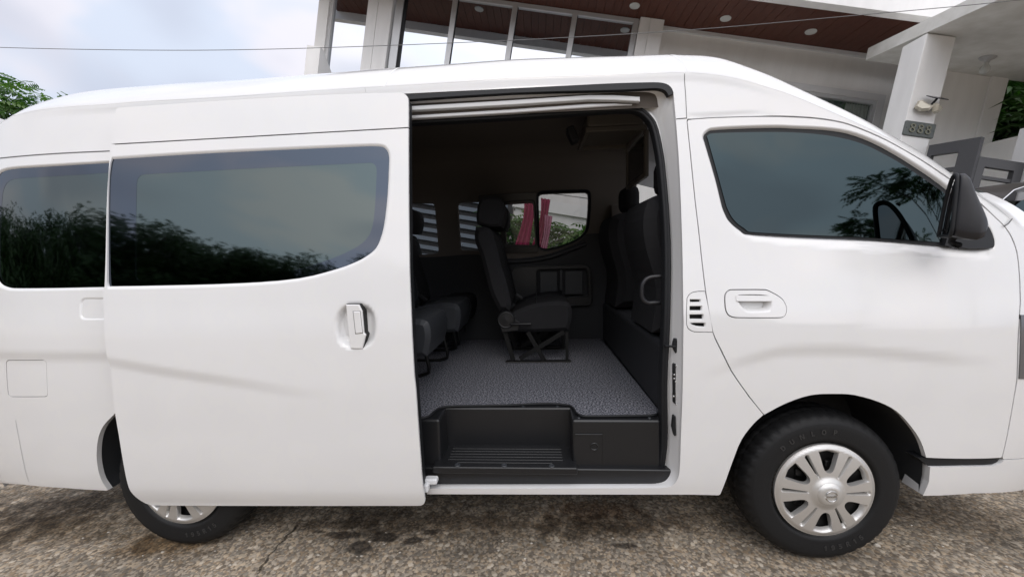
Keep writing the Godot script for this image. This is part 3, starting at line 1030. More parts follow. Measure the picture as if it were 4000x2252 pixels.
func build_gate_and_garden():
	# --- entrance canopy, a slab that dips a little towards the road, with the wall and pillar that carry it
	var o := thing("entrance_canopy", "white concrete entrance canopy with stained underside on a thick white column", "canopy", Vector3(3.5, ground_y(3.5), -4.4))
	var base := Vector3(3.5, ground_y(3.5), -4.4)
	var m := MB.new()
	m.xf = Transform3D(Basis(), -base)
	var yb := [5.085, 4.74]; var zz := [-5.45, -2.5]
	var p := []
	for k in 2:
		p.append_array([Vector3(3.31, yb[k], zz[k]), Vector3(7.4, yb[k], zz[k]), Vector3(7.4, yb[k] + 0.19, zz[k]), Vector3(3.31, yb[k] + 0.19, zz[k])])
	m.quad(p[4], p[5], p[6], p[7]); m.quad(p[1], p[0], p[3], p[2]); m.quad(p[0], p[4], p[7], p[3]); m.quad(p[5], p[1], p[2], p[6]); m.quad(p[7], p[6], p[2], p[3]); m.quad(p[0], p[1], p[5], p[4])
	var stained := tri_mat(noise_tex(0.02, Color(0.62, 0.61, 0.57), Color(0.80, 0.795, 0.775), 26, FastNoiseLite.TYPE_SIMPLEX_SMOOTH, 5), 3.0, 0.9)
	part("slab", m, stained, o)
	m = MB.new(); m.xf = Transform3D(Basis(), -base)
	for k in 2:
		m.rbox(Vector3(3.40, 4.878 if k == 0 else 4.87, -3.55), Vector3(0.02, 0.03, 1.4), 0.004) if k == 0 else m.box(Vector3(3.40, 4.87, -3.0), Vector3(0.02, 0.02, 0.2))
	m = MB.new(); m.xf = Transform3D(Basis(), -base)
	m.rbox(Vector3(3.505, (4.95 - 0.3) / 2.0, -4.57), Vector3(0.385, 5.25, 0.37), 0.012)
	part("column", m, M.render, o)
	m = MB.new(); m.xf = Transform3D(Basis(), -base)
	slab(m, 4.16, 5.255, -0.2, 5.083, -5.62, -5.43)
	part("back_wall", m, M.render, o)
	m = MB.new(); m.xf = Transform3D(Basis(), -base)
	slab(m, 5.257, 5.505, -0.2, 5.081, -5.70, -5.40)
	part("pillar", m, M.render, o)
	m = MB.new(); m.xf = Transform3D(Basis(), -base)
	slab(m, 6.95, 7.35, 0.2, 4.92, -4.1, -3.7)
	part("pillar", m, M.render, o)
	# bulb in its holder under the slab
	o = thing("bare_bulb", "unlit bare bulb in a ceiling holder under the entrance canopy", "light bulb", Vector3(4.579, 5.014, -4.829))
	m = MB.new(); m.xf = Transform3D(Basis(Vector3.RIGHT, PI / 2), Vector3.ZERO)
	m.lathe([[0.0, 0.0], [0.09, 0.0], [0.095, 0.006], [0.08, 0.025], [0.045, 0.03], [0.03, 0.06], [0.028, 0.085], [0.0, 0.086]], 20)
	part("lamp_holder", m, mat(g(0.45), 0.5), o)
	m = MB.new(); m.xf = Transform3D(Basis(Vector3.RIGHT, PI / 2), Vector3.ZERO)
	m.lathe([[0.024, 0.08], [0.03, 0.11], [0.052, 0.15], [0.058, 0.18], [0.05, 0.215], [0.028, 0.235], [0.0, 0.24]], 20)
	part("glass_bulb", m, M.bulb, o)
	# number plate
	var zp := -4.386
	o = thing("house_number_plate", "grey-green house number plate reading 888 on the white column", "sign", Vector3(3.515, 3.685, zp))
	m = MB.new()
	m.prism(rnd(rect(-0.205, -0.098, 0.205, 0.098), 0.02), 0.0, 0.02, 0.005)
	part("plate", m, M.plate, o)
	for k in 3:
		var tm := TextMesh.new()
		var sf := SystemFont.new(); sf.font_names = PackedStringArray(["Droid Sans"]); sf.font_weight = 400
		tm.font = sf; tm.text = "8"; tm.font_size = 64; tm.pixel_size = 0.0025; tm.depth = 0.014
		var d := MeshInstance3D.new()
		d.name = "digit"; d.mesh = tm; d.material_override = M.digit
		d.position = Vector3(-0.105 + 0.105 * k, 0.0, 0.026)
		d.rotation.z = -0.05
		o.add_child(d, true)
	for k in 2:
		m = MB.new()
		m.xf = Transform3D(Basis(), Vector3(-0.18 + 0.36 * k, 0.0, 0.02))
		m.lathe([[0.005, 0.0], [0.005, 0.003], [0.0, 0.004]], 8)
		part("screw", m, M.rubber, o)
	# solar lamp
	o = thing("solar_wall_lamp", "solar wall lamp with faceted reflectors on the white column above the number plate", "lamp", Vector3(3.53, 3.99, zp))
	m = MB.new()
	m.xf = Transform3D(Basis(Vector3.RIGHT, 0.55), Vector3(0.04, 0.10, 0.10))
	m.rbox(Vector3.ZERO, Vector3(0.21, 0.012, 0.13), 0.004)
	part("solar_panel", m, M.solar, o)
	m = MB.new()
	m.tube([Vector3(0.0, -0.03, 0.0), Vector3(0.0, -0.02, 0.06), Vector3(0.04, 0.09, 0.10)], 0.014, 8)
	m.rbox(Vector3(0.0, -0.03, 0.03), Vector3(0.08, 0.05, 0.06), 0.01)
	part("bracket", m, M.rubber, o)
	for s in [-1.0, 1.0]:
		m = MB.new()
		m.xf = Transform3D(Basis(Vector3.UP, s * 0.55) * Basis(Vector3(0, 0, 1), s * 0.3), Vector3(s * 0.09, -0.03, 0.075))
		m.prism(P([-0.09, 0.055, -0.055, 0.075, 0.03, 0.045, 0.09, 0.03, 0.085, -0.03, 0.0, -0.06, -0.085, -0.035]), -0.02, 0.035, 0.022)
		part("reflector", m, M.lamp_shell, o)
	# --- gates
	var y0 := ground_y(3.8)
	o = thing("swing_gate", "dark grey steel gate leaf swung open beside the white column", "gate", Vector3(3.715, y0, -4.37))
	var turn := Basis(Vector3.UP, -1.26)
	m = MB.new(); m.xf = Transform3D(turn, Vector3.ZERO)
	var hgt := 3.49 - y0
	slab(m, 0.0, 0.53, hgt - 0.15, hgt, -0.03, 0.03); slab(m, 0.34, 0.53, 0.1, hgt - 0.15, -0.03, 0.03); slab(m, 0.0, 0.05, 0.1, hgt - 0.15, -0.03, 0.03); slab(m, 0.05, 0.34, 0.1, 0.3, -0.03, 0.03)
	part("frame", m, M.gate, o)
	for k in 9:
		m = MB.new(); m.xf = Transform3D(turn, Vector3.ZERO)
		slab(m, 0.05, 0.34, hgt - 0.40 - k * 0.25, hgt - 0.345 - k * 0.25, -0.022, 0.022)
		part("slat", m, M.gate, o)
	o = thing("slatted_gate", "dark grey steel gate panel with leaves showing between its slats", "gate", Vector3(3.90, y0, -3.9))
	hgt = 3.255 - y0
	m = MB.new()
	slab(m, 0.0, 0.56, hgt - 0.115, hgt, -0.03, 0.03); slab(m, 0.0, 0.095, 0.1, hgt - 0.115, -0.03, 0.03); slab(m, 0.455, 0.56, 0.1, hgt - 0.115, -0.03, 0.03); slab(m, 0.095, 0.455, 0.1, 0.3, -0.03, 0.03)
	part("frame", m, M.gate, o)
	for k in 13:
		m = MB.new()
		slab(m, 0.095, 0.455, hgt - 0.265 - k * 0.15, hgt - 0.225 - k * 0.15, -0.022, 0.022)
		part("slat", m, M.gate, o)
	# --- side wall and the garden behind it
	m = MB.new()
	slab(m, 5.38, 5.54, 0.3, 4.03, -5.39, -4.2); slab(m, 3.75, 5.375, 0.1, 2.9, -4.7, -4.6)
	single("garden_wall", m, M.render_warm, "pale rendered garden wall behind the dark grey gates", "wall")
	m = MB.new()
	slab(m, 4.47, 4.9, 0.6, 4.6, -4.0, -3.75)
	m = MB.new()
	m.xf = Transform3D(Basis(), Vector3(4.74, ground_y(4.74), -3.9))
	m.rbox(Vector3(0, 1.35, 0), Vector3(0.5, 3.0, 0.35), 0.01)
	single("gate_post", m, M.render, "plain white post at the right end of the dark grey gate", "post")
	for k in 5:
		shrub("garden_shrub", ["dark leafy shrub behind the white pillar, lowest of the group", "tall dark shrub filling the gap beside the white pillar", "broad-leaved shrub behind the side wall", "shrub at the back under the entrance canopy", "shrub farthest along behind the side wall"][k], Vector3(5.9 + 0.42 * k, ground_y(5.9), -6.4 + 0.25 * (k % 3)), [3.2, 5.2, 4.6, 5.4, 4.6][k], 16, 200 + k, M.leaf[2], 0.42, 0.13, "shrub", "shrubs behind the side wall")
	var gr := RandomNumberGenerator.new(); gr.seed = 31
	var gl := frond_mesh(gr, 5, 0.5, 0.26, 0.07)
	for k in 2:
		tree("garden_tree", ["dense dark tree behind the side wall, nearer the white pillar", "dense dark tree behind the side wall, farther uphill"][k], Vector3(6.9 + 1.9 * k, ground_y(6.9), -7.6 + 0.5 * k), 5.4, 1.9, 300 + k, 1700, [gl, M.leaf[2], 1.0, M.leaf[0]], "trees behind the side wall")
	for k in 2:
		shrub("gate_plant", ["narrow-leaved plant showing through the upper gate slats", "narrow-leaved plant showing through the lower gate slats"][k], Vector3(4.05 + 0.25 * k, ground_y(4.1) , -4.25), 2.35 - 0.25 * k, 9, 230 + k, M.leaf[1], 0.22, 0.04, "plant", "plants behind the gate")
	# --- what the van's far windows show: slatted garage door, garden bed, hanging cloths
	o = thing("garage_door", "wide dark slatted garage door of the house behind the van", "garage door", Vector3(-4.3, ground_y(-4.3), -5.1))
	var gy := ground_y(-4.3)
	m = MB.new()
	slab(m, -2.1, -2.0, 0.0, 3.6, -0.05, 0.05); slab(m, 2.25, 2.35, 0.0, 3.6, -0.05, 0.05); slab(m, -2.0, 2.25, 3.5, 3.6, -0.05, 0.05)
	slab(m, -2.0, 2.25, 0.0, 3.5, -0.09, -0.07)
	part("frame", m, M.gate, o)
	for k in 23:
		m = MB.new()
		slab(m, -1.995, 2.245, 0.06 + k * 0.15, 0.125 + k * 0.15, -0.03, 0.0)
		part("slat", m, mat(Color(0.20, 0.24, 0.29), 0.5) if k == 0 else o.get_child(1).material_override, o)
	m = MB.new()
	slab(m, -1.9, 0.4, -0.6, 1.80, -5.6, -4.75); slab(m, -1.95, 0.45, 1.80, 1.98, -5.62, -4.70)
	single("planter_wall", m, M.render, "low white planter wall with a bright coping seen through the van's window", "wall")
	var bg := RandomNumberGenerator.new(); bg.seed = 44
	var small := frond_mesh(bg, 4, 0.22, 0.12, 0.055)
	for k in 4:
		bush("planter_shrub", ["low green shrub before the planter wall, downhill end", "yellow-green shrub before the planter wall", "pale green shrub before the planter wall", "low green shrub before the planter wall, uphill end"][k], Vector3(-1.8 + 0.42 * k, -0.3, -4.3), 2.15 + 0.1 * (k % 2), 0.5, 250 + k, M.leaf[[0, 3, 1, 0][k]], 260, small, 0.9, "shrubs along the planter wall")
	var cl := [[-1.72, -1.56, 1.80, M.pink, "deep pink cloth hanging beyond the van, left of the window bar"], [-1.51, -1.39, 1.82, M.pink, "deep pink cloth hanging beyond the van, right of the window bar"], [-1.43, -1.33, 1.62, M.pink_pale, "pale pink cloth hanging beside the deep pink one"]]
	for c in cl:
		m = MB.new()
		var rows := []
		for yy in 9:
			var r := PackedVector3Array()
			for k in 15:
				var t := k / 14.0
				r.append(Vector3(lerpf(c[0], c[1], t) + 0.03 * sin(yy * 0.8) * (1.0 - t), c[2] - yy * 0.13, -3.4 + (0.03 if c[3] == M.pink_pale else 0.0) + 0.025 * sin(k * 1.3 + yy * 0.2)))
			rows.append(r)
		m.grid(rows, true)
		single("hanging_cloth", m, c[3], c[4], "cloth", "cloths on the line behind the van")
	m = MB.new()
	m.tube([Vector3(-4.2, 1.93, -3.4), Vector3(-1.6, 1.89, -3.4), Vector3(1.2, 1.95, -3.4)], 0.006, 6)
	single("washing_line", m, M.wire, "thin washing line holding the pink cloths behind the van", "line")
	# overhead wire
	m = MB.new()
	var wp: Array = [-12.498, 1.923, -7.669, 2.41, -5.684, 2.646, -4.205, 2.865, -2.066, 3.229, -0.307, 3.562, 1.23, 3.899, 2.512, 4.187, 3.952, 4.552]
	var path := []
	for q in smooth(P(wp), 6, false):
		path.append(Vector3(q.x, q.y, -2.6))
	m.tube(path, 0.0032, 6)
	single("overhead_wire", m, M.wire, "thin wire running slantwise above the van's roof", "wire")
	# dark car beyond the van's nose
	var sc := dark_car("parked_car", "dark maroon car parked beyond the van's nose by the gate")
	sc.transform = Transform3D(Basis(Vector3(0, 0, 1), TILT), Vector3(0, 0, 0)) * Transform3D(Basis.from_scale(Vector3(1.12, 1.12, 0.95)), Vector3(4.07, 0, -3.0))

func dark_car(called: String, label: String) -> Node3D:
	# faces -x; base at the middle of its footprint
	var o := thing(called, label, "car")
	var body := smooth(P([-2.2, 0.35, -2.28, 0.62, -2.2, 0.85, -1.55, 1.02, -1.35, 1.06, 2.1, 1.06, 2.2, 0.85, 2.18, 0.4, 1.9, 0.3, -1.9, 0.28]), 4)
	var m := MB.new()
	m.prism(body, -0.87, 0.87, 0.05)
	part("body", m, M.car_dark, o)
	m = MB.new()
	var rows := []
	var prof := [[-1.6, 1.0], [-0.85, 1.62], [-0.5, 1.74], [1.4, 1.76], [1.9, 1.55], [2.12, 1.0]]
	for k in 9:
		var t := k / 8.0 * 2.0 - 1.0
		var r := PackedVector3Array()
		var pp := PackedVector2Array()
		for q in prof:
			pp.append(Vector2(q[0], q[1]))
		for q in smooth(pp, 5, false):
			var up := clampf((q.y - 1.0) / 0.76, 0, 1)
			r.append(Vector3(q.x, q.y + 0.02 * (1.0 - t * t), t * (0.86 - 0.17 * up)))
		rows.append(r)
	m.grid(rows, true)
	part("roof", m, M.car_dark, o)
	for s in [-1.0, 1.0]:
		m = MB.new()
		m.xf = Transform3D(Basis(Vector3.RIGHT, -0.22 * s), Vector3(0, 1.05, s * 0.865))
		var win := P([-1.45, 0.02, -0.78, 0.53, -0.4, 0.64, 1.3, 0.66, 1.75, 0.5, 1.95, 0.02])
		m.prism(win, -0.012, 0.012)
		part("side_window", m, M.glass_front, o)
		m = MB.new()
		m.tube([Vector3(-1.55, 1.07, s * 0.865), Vector3(-0.82, 1.655, s * 0.73), Vector3(-0.45, 1.775, s * 0.70), Vector3(1.4, 1.80, s * 0.70)], 0.005, 8)
		part("roof_rail", m, M.chrome, o)
		for x in [-1.4, 1.35]:
			m = MB.new()
			m.xf = Transform3D(Basis(), Vector3(x, 0.34, s * 0.80))
			m.lathe([[0.0, -0.1], [0.33, -0.1], [0.34, -0.08], [0.34, 0.08], [0.33, 0.1], [0.22, 0.105], [0.2, 0.09], [0.0, 0.09]], 28)
			part("wheel", m, M.tyre, o)
	m = MB.new()
	m.quad(Vector3(-1.61, 1.04, -0.72), Vector3(-1.61, 1.04, 0.72), Vector3(-0.9, 1.62, 0.62), Vector3(-0.9, 1.62, -0.62))
	part("windscreen", m, M.glass_front, o)
	for s in [-1.0, 1.0]:
		m = MB.new()
		m.rbox(Vector3(-2.2, 0.75, s * 0.62), Vector3(0.12, 0.14, 0.34), 0.03)
		part("headlight", m, M.chrome, o)
	return o

# ---------- the van (x along it towards its nose, y up, z towards the viewer; its near flank is z = skin(x, y))
const DOOR_OFF := 0.075
const NOSE := 0.92

func cut(p: PackedVector2Array) -> PackedVector2Array:
	# nothing of the flank reaches past the start of the nose
	for i in p.size():
		p[i].x = minf(p[i].x, NOSE)
	return p

func door_skin(x: float, y: float) -> float:
	var z := skin0(x, y) + fold(x, y, fold_amp(x)) + DOOR_OFF
	# hollow behind the handle
	var q := Vector2((x - BOWL.x) / BOWL_R.x, (y - BOWL.y) / BOWL_R.y)
	var d := pow(pow(absf(q.x), 2.6) + pow(absf(q.y), 2.6), 1.0 / 2.6)
	if d < 1.0:
		z -= 0.030 * (1.0 - smoothstep(0.62, 1.0, d))
	# flared foot
	z += 0.014 * (1.0 - smoothstep(0.185, 0.30, y)) * smoothstep(0.18, 0.2, y) - 0.010 * smoothstep(0.20, 0.24, y) * (1.0 - smoothstep(0.24, 0.36, y))
	return z

const BOWL_PTS := [-1.981, 1.097, -2.075, 1.098, -1.888, 1.095, -1.982, 1.196, -1.984, 0.996]
var BOWL := Vector2(BOWL_PTS[0], BOWL_PTS[1])
var BOWL_R := Vector2((BOWL_PTS[4] - BOWL_PTS[2]) / 2, (BOWL_PTS[7] - BOWL_PTS[9]) / 2)
const SHELF := [-0.413, 1.453, -0.302, 1.415, -0.06, 1.383, 0.187, 1.36, 0.431, 1.336, 0.653, 1.314]
var shelf_x := []
var shelf_y := []

func front_skin(x: float, y: float) -> float:
	var z := skin(x, y)
	var yl := itp(shelf_x, shelf_y, x)
	z -= 0.014 * smoothstep(yl - 0.004, yl + 0.035, y) * (1.0 - smoothstep(yl + 0.05, yl + 0.3, y)) * smoothstep(-0.42, -0.3, x) * (1.0 - smoothstep(0.56, 0.64, x))
	return z

func roof_section(x: float, phi: float, far := false) -> Vector3:
	var yc := itp(CX, CY, x)
	var fade := 1.0 - smoothstep(-0.35, 0.0, x)
	var zc := skin(x, yc) + 0.0005
	phi = lerpf(0.42, PI / 2, phi / (PI / 2))
	var z := zc - (0.94 + zc) * (cos(0.42) - cos(phi)) / cos(0.42)
	return Vector3(x, yc + itp(HX, HY, x) * (sin(phi) - sin(0.42)) / (1.0 - sin(0.42)), -1.88 - z if far else z)

func resample_pair(o: PackedVector2Array, i: PackedVector2Array, k: int) -> Array:
	return [smooth(o, k), smooth(i, k)]

func bar(m: MB, a: Vector3, b: Vector3, w: float, t: float):
	# flat bar in the x-y plane
	var d := (b - a).normalized()
	var s := Vector3(-d.y, d.x, 0) * w * 0.5
	var k := Vector3(0, 0, t * 0.5)
	var p := [a - s - k, b - s - k, b + s - k, a + s - k, a - s + k, b - s + k, b + s + k, a + s + k]
	m.quad(p[4], p[5], p[6], p[7]); m.quad(p[1], p[0], p[3], p[2]); m.quad(p[3], p[7], p[6], p[2]); m.quad(p[0], p[1], p[5], p[4])
	m.quad(p[5], p[1], p[2], p[6]); m.quad(p[0], p[4], p[7], p[3])

func build_wheel(van: Node3D, at: Vector3, spin: float, label: String):
	var w := holder("wheel", van, at)
	# local z points outwards; the tyre is turned round it with its tread cut into the shoulders
	var tread := [[0.215, 0.0], [0.222, 0.012], [0.235, 0.012], [0.25, 0.013], [0.275, 0.014], [0.295, 0.012], [0.297, 0.0095], [0.303, 0.009], [0.318, -0.001], [0.327, -0.013], [0.332, -0.03], [0.336, -0.048], [0.337, -0.050], [0.328, -0.052], [0.328, -0.060], [0.337, -0.062], [0.338, -0.080], [0.338, -0.088], [0.329, -0.09], [0.329, -0.098], [0.338, -0.1], [0.338, -0.13], [0.335, -0.15], [0.32, -0.18], [0.29, -0.20], [0.22, -0.19]]
	var m := MB.new()
	var seg := 210
	var rows := []
	for q in tread.size():
		var ring := PackedVector3Array()
		for k in seg + 1:
			var an := TAU * k / seg
			var r: float = tread[q][0]
			var z: float = tread[q][1] - 0.012
			var cut := (k % 5 == 0)
			if z < 0.004 and r > 0.315:
				cut = ((k + (q % 2)) % 5 == 0)
				r -= 0.006 if cut else 0.0
			# stand the tyre a little flat on the road
			var p := Vector3(cos(an) * r, sin(an) * r, z)
			if p.y < -at.y + 0.001:
				p.y = -at.y + 0.001
			ring.append(p)
		rows.append(ring)
	m.grid(rows, false, true)
	part("tyre", m, M.tyre, w)
	# raised lettering on the sidewall
	for wd in [["DUNLOP", 2.33, -0.175], ["195R15", -1.52, 0.12]]:
		for k in 6:
			var an: float = wd[1] + wd[2] * k
			var lt := TextMesh.new()
			var lf := SystemFont.new(); lf.font_names = PackedStringArray(["Droid Sans"]); lf.font_weight = 700
			lt.font = lf; lt.text = wd[0][k]; lt.font_size = 32; lt.pixel_size = 0.00095; lt.depth = 0.002
			var lm := MeshInstance3D.new()
			lm.name = "sidewall_letter"; lm.mesh = lt; lm.material_override = M.tyre_letter
			lm.position = Vector3(cos(an) * 0.262, sin(an) * 0.262, 0.0025)
			lm.rotation.z = an - PI / 2 if wd[2] < 0 else an + PI / 2
			w.add_child(lm, true)
	# wheel cover: a dished disc with six windows and six slits
	var dish = func(x, y):
		var r := sqrt(x * x + y * y)
		return 0.004 + 0.016 * (1.0 - pow(r / 0.205, 2)) + 0.012 * (1.0 - smoothstep(0.045, 0.075, r)) - 0.006 * smoothstep(0.19, 0.205, r)
	m = MB.new()
	var holes := []
	for k in 6:
		var c := spin + TAU * k / 6
		var win := PackedVector2Array()
		for q in [[0.184, -0.235], [0.188, 0.0], [0.184, 0.235], [0.15, 0.22], [0.12, 0.21], [0.096, 0.15], [0.088, 0.0], [0.096, -0.15], [0.12, -0.21], [0.15, -0.22]]:
			win.append(Vector2(cos(c + q[1]), sin(c + q[1])) * q[0])
		win = smooth(win, 3)
		var inn := PackedVector2Array()
		for p in win:
			inn.append(p * 0.5 + p * 0.5)
		var cen := Vector2(cos(c), sin(c)) * 0.132
		for p in win.size():
			inn[p] = cen + (win[p] - cen) * 0.86 - Vector2(cos(c), sin(c)) * 0.007
		lip(m, win, inn, dish, 0.0, -0.022, 4)
		holes.append(win)
		var c2 := c + TAU / 12
		var sl := PackedVector2Array()
		var dn := Vector2(cos(c2), sin(c2)); var sn := Vector2(-sin(c2), cos(c2))
		for q in [[0.076, -0.0045], [0.180, -0.0105], [0.186, 0.0], [0.180, 0.0105], [0.076, 0.0045]]:
			sl.append(dn * q[0] + sn * q[1])
		var sli := PackedVector2Array()
		for p in sl:
			var al := p.dot(dn)
			sli.append(dn * lerpf(0.13, al, 0.8) + sn * p.dot(sn) * 0.5)
		lip(m, sl, sli, dish, 0.0, -0.018, 2)
		holes.append(sl)
	var rim := circle(Vector2.ZERO, 0.207, 72)
	panel(m, rim, holes, dish, 0.0, 0.012, 0.008)
	part("hubcap", m, M.alloy, w)
	m = MB.new()
	m.lathe([[0.0, -0.05], [0.1, -0.05], [0.12, -0.035], [0.19, -0.03], [0.216, -0.005]], 40)
	for k in 5:
		var a := TAU * k / 5
		m.rbox(Vector3(cos(a) * 0.11, sin(a) * 0.11, -0.035), Vector3(0.035, 0.035, 0.02), 0.008)
	part("rim", m, M.steel_dark, w)
	m = MB.new()
	m.lathe([[0.052, 0.028], [0.046, 0.036], [0.034, 0.041], [0.03, 0.0395], [0.0, 0.040]], 32)
	part("centre_cap", m, M.alloy, w)
	# emblem: an open ring crossed by the maker's word
	m = MB.new()
	for half in 2:
		var arc := []
		for k in 15:
			var a := 0.28 + (PI - 0.56) * k / 14.0 + PI * half
			arc.append(Vector3(cos(a) * 0.0225, sin(a) * 0.0225, 0.042))
		m.tube(arc, 0.0022, 6)
	part("emblem_ring", m, M.chrome, w)
	var tm := TextMesh.new()
	var sf := SystemFont.new(); sf.font_names = PackedStringArray(["Droid Sans"]); sf.font_weight = 700
	tm.font = sf; tm.text = "NISSAN"; tm.font_size = 40; tm.pixel_size = 0.00030; tm.depth = 0.002
	var d := MeshInstance3D.new()
	d.name = "emblem_lettering"; d.mesh = tm; d.material_override = M.chrome
	d.position = Vector3(0, 0, 0.0425); d.rotation.z = PI + 0.06
	w.add_child(d, true)

func build_seat(van: Node3D, at: Vector3, full: bool, cover: Material) -> Node3D:
	var s := holder("seat", van, at)
	# drawn where the nearest seat of the second row stands; local z 0 is its aisle side
	var m := MB.new()
	m.prism(smooth(P([-1.441, 0.851, -1.222, 0.844, -1.01, 0.853, -0.988, 0.944, -0.989, 1.003, -1.008, 1.042, -1.083, 1.055, -1.166, 1.049, -1.246, 1.037, -1.323, 1.013, -1.421, 0.953]), 3), -0.42, 0.0, 0.025)
	part("cushion", m, cover, s)
	m = MB.new()
	m.prism(smooth(P([-1.628, 1.572, -1.54, 1.563, -1.51, 1.508, -1.485, 1.413, -1.459, 1.291, -1.432, 1.204, -1.408, 1.09, -1.401, 1.037, -1.414, 0.992, -1.484, 0.993, -1.544, 1.128, -1.581, 1.291, -1.606, 1.39, -1.638, 1.485]), 3), -0.42, 0.0, 0.03)
	part("backrest", m, cover, s)
	m = MB.new()
	m.prism(smooth(P([-1.609, 1.74, -1.582, 1.769, -1.511, 1.775, -1.455, 1.76, -1.435, 1.694, -1.443, 1.625, -1.462, 1.574, -1.534, 1.573, -1.624, 1.593, -1.629, 1.647]), 3), -0.36, -0.06, 0.018)
	part("headrest", m, cover, s)
	m = MB.new()
	var c: Array = [-1.435, 0.936, -1.334, 0.906, -1.266, 0.907]
	m.xf = Transform3D(Basis(), Vector3(c[0], c[1], 0.0))
	m.lathe([[0.062, -0.02], [0.062, 0.012], [0.055, 0.02], [0.049, 0.02], [0.047, 0.016], [0.0, 0.022]], 28)
	m.xf = Transform3D()
	m.prism(P([-1.411, 0.976, -1.336, 0.91, -1.354, 0.86, -1.467, 0.847, -1.483, 0.912]), -0.01, 0.014, 0.006)
	part("recliner_cover", m, M.black_plastic, s)
	m = MB.new()
	m.tube([Vector3(c[2] - 0.07, c[3], 0.012), Vector3(c[2] - 0.065, c[3] + 0.003, 0.03), Vector3(c[4], c[5] + 0.003, 0.032)], 0.009, 8)
	part("lever", m, M.black_plastic, s)
	m = MB.new()
	var bk: Array = [-1.302, 1.025]
	m.xf = Transform3D(Basis(Vector3(0, 0, 1), -0.6), Vector3(bk[0] - 0.06, bk[1] + 0.02, -0.43))
	m.rbox(Vector3.ZERO, Vector3(0.07, 0.03, 0.022), 0.008)
	part("buckle", m, M.black_plastic, s)
	m = MB.new()
	for q in [0.30, 0.62]:
		m.tube([Vector3(bk[0] + q * 0.26, bk[1] + 0.013 + 0.012 * q, -0.03), Vector3(bk[0] + q * 0.26, bk[1] + 0.016 + 0.012 * q, -0.2), Vector3(bk[0] + q * 0.26, bk[1] + 0.013 + 0.012 * q, -0.39)], 0.003, 5)
	part("stitching", m, M.trim, s)
	if full:
		for k in 2:
			var z := -0.03 - 0.36 * k
			var l: Array = [-1.447, 0.845, -1.395, 0.643, -1.288, 0.843, -1.18, 0.642, -1.041, 0.842, -1.349, 0.654, -1.02, 0.842, -1.022, 0.637, -1.449, 0.633, -0.994, 0.624]
			for q in 4:
				m = MB.new()
				bar(m, Vector3(l[q * 4], l[q * 4 + 1], z), Vector3(l[q * 4 + 2], l[q * 4 + 3], z - (0.004 if q == 2 else 0.0)), 0.03 if q < 3 else 0.02, 0.018 - 0.002 * q)
				part("leg", m, M.steel_dark, s)
			m = MB.new()
			m.rbox(Vector3((l[16] + l[18]) / 2, 0.632, z), Vector3(l[18] - l[16], 0.018, 0.05), 0.006)
			part("floor_rail", m, M.steel_dark, s)
	else:
		for k in 2:
			m = MB.new()
			var l: Array = [-1.047, 0.842]
			m.tube([Vector3(l[0] - 0.08, l[1], -0.05 - 0.3 * k), Vector3(l[0] - 0.05, 0.70, -0.05 - 0.3 * k), Vector3(l[0] - 0.055, 0.66, -0.06 - 0.3 * k), Vector3(l[0] - 0.11, 0.64, -0.06 - 0.3 * k), Vector3(l[0] - 0.30, 0.64, -0.06 - 0.3 * k)], 0.012, 8)
			part("leg", m, M.steel_dark, s)
	return s

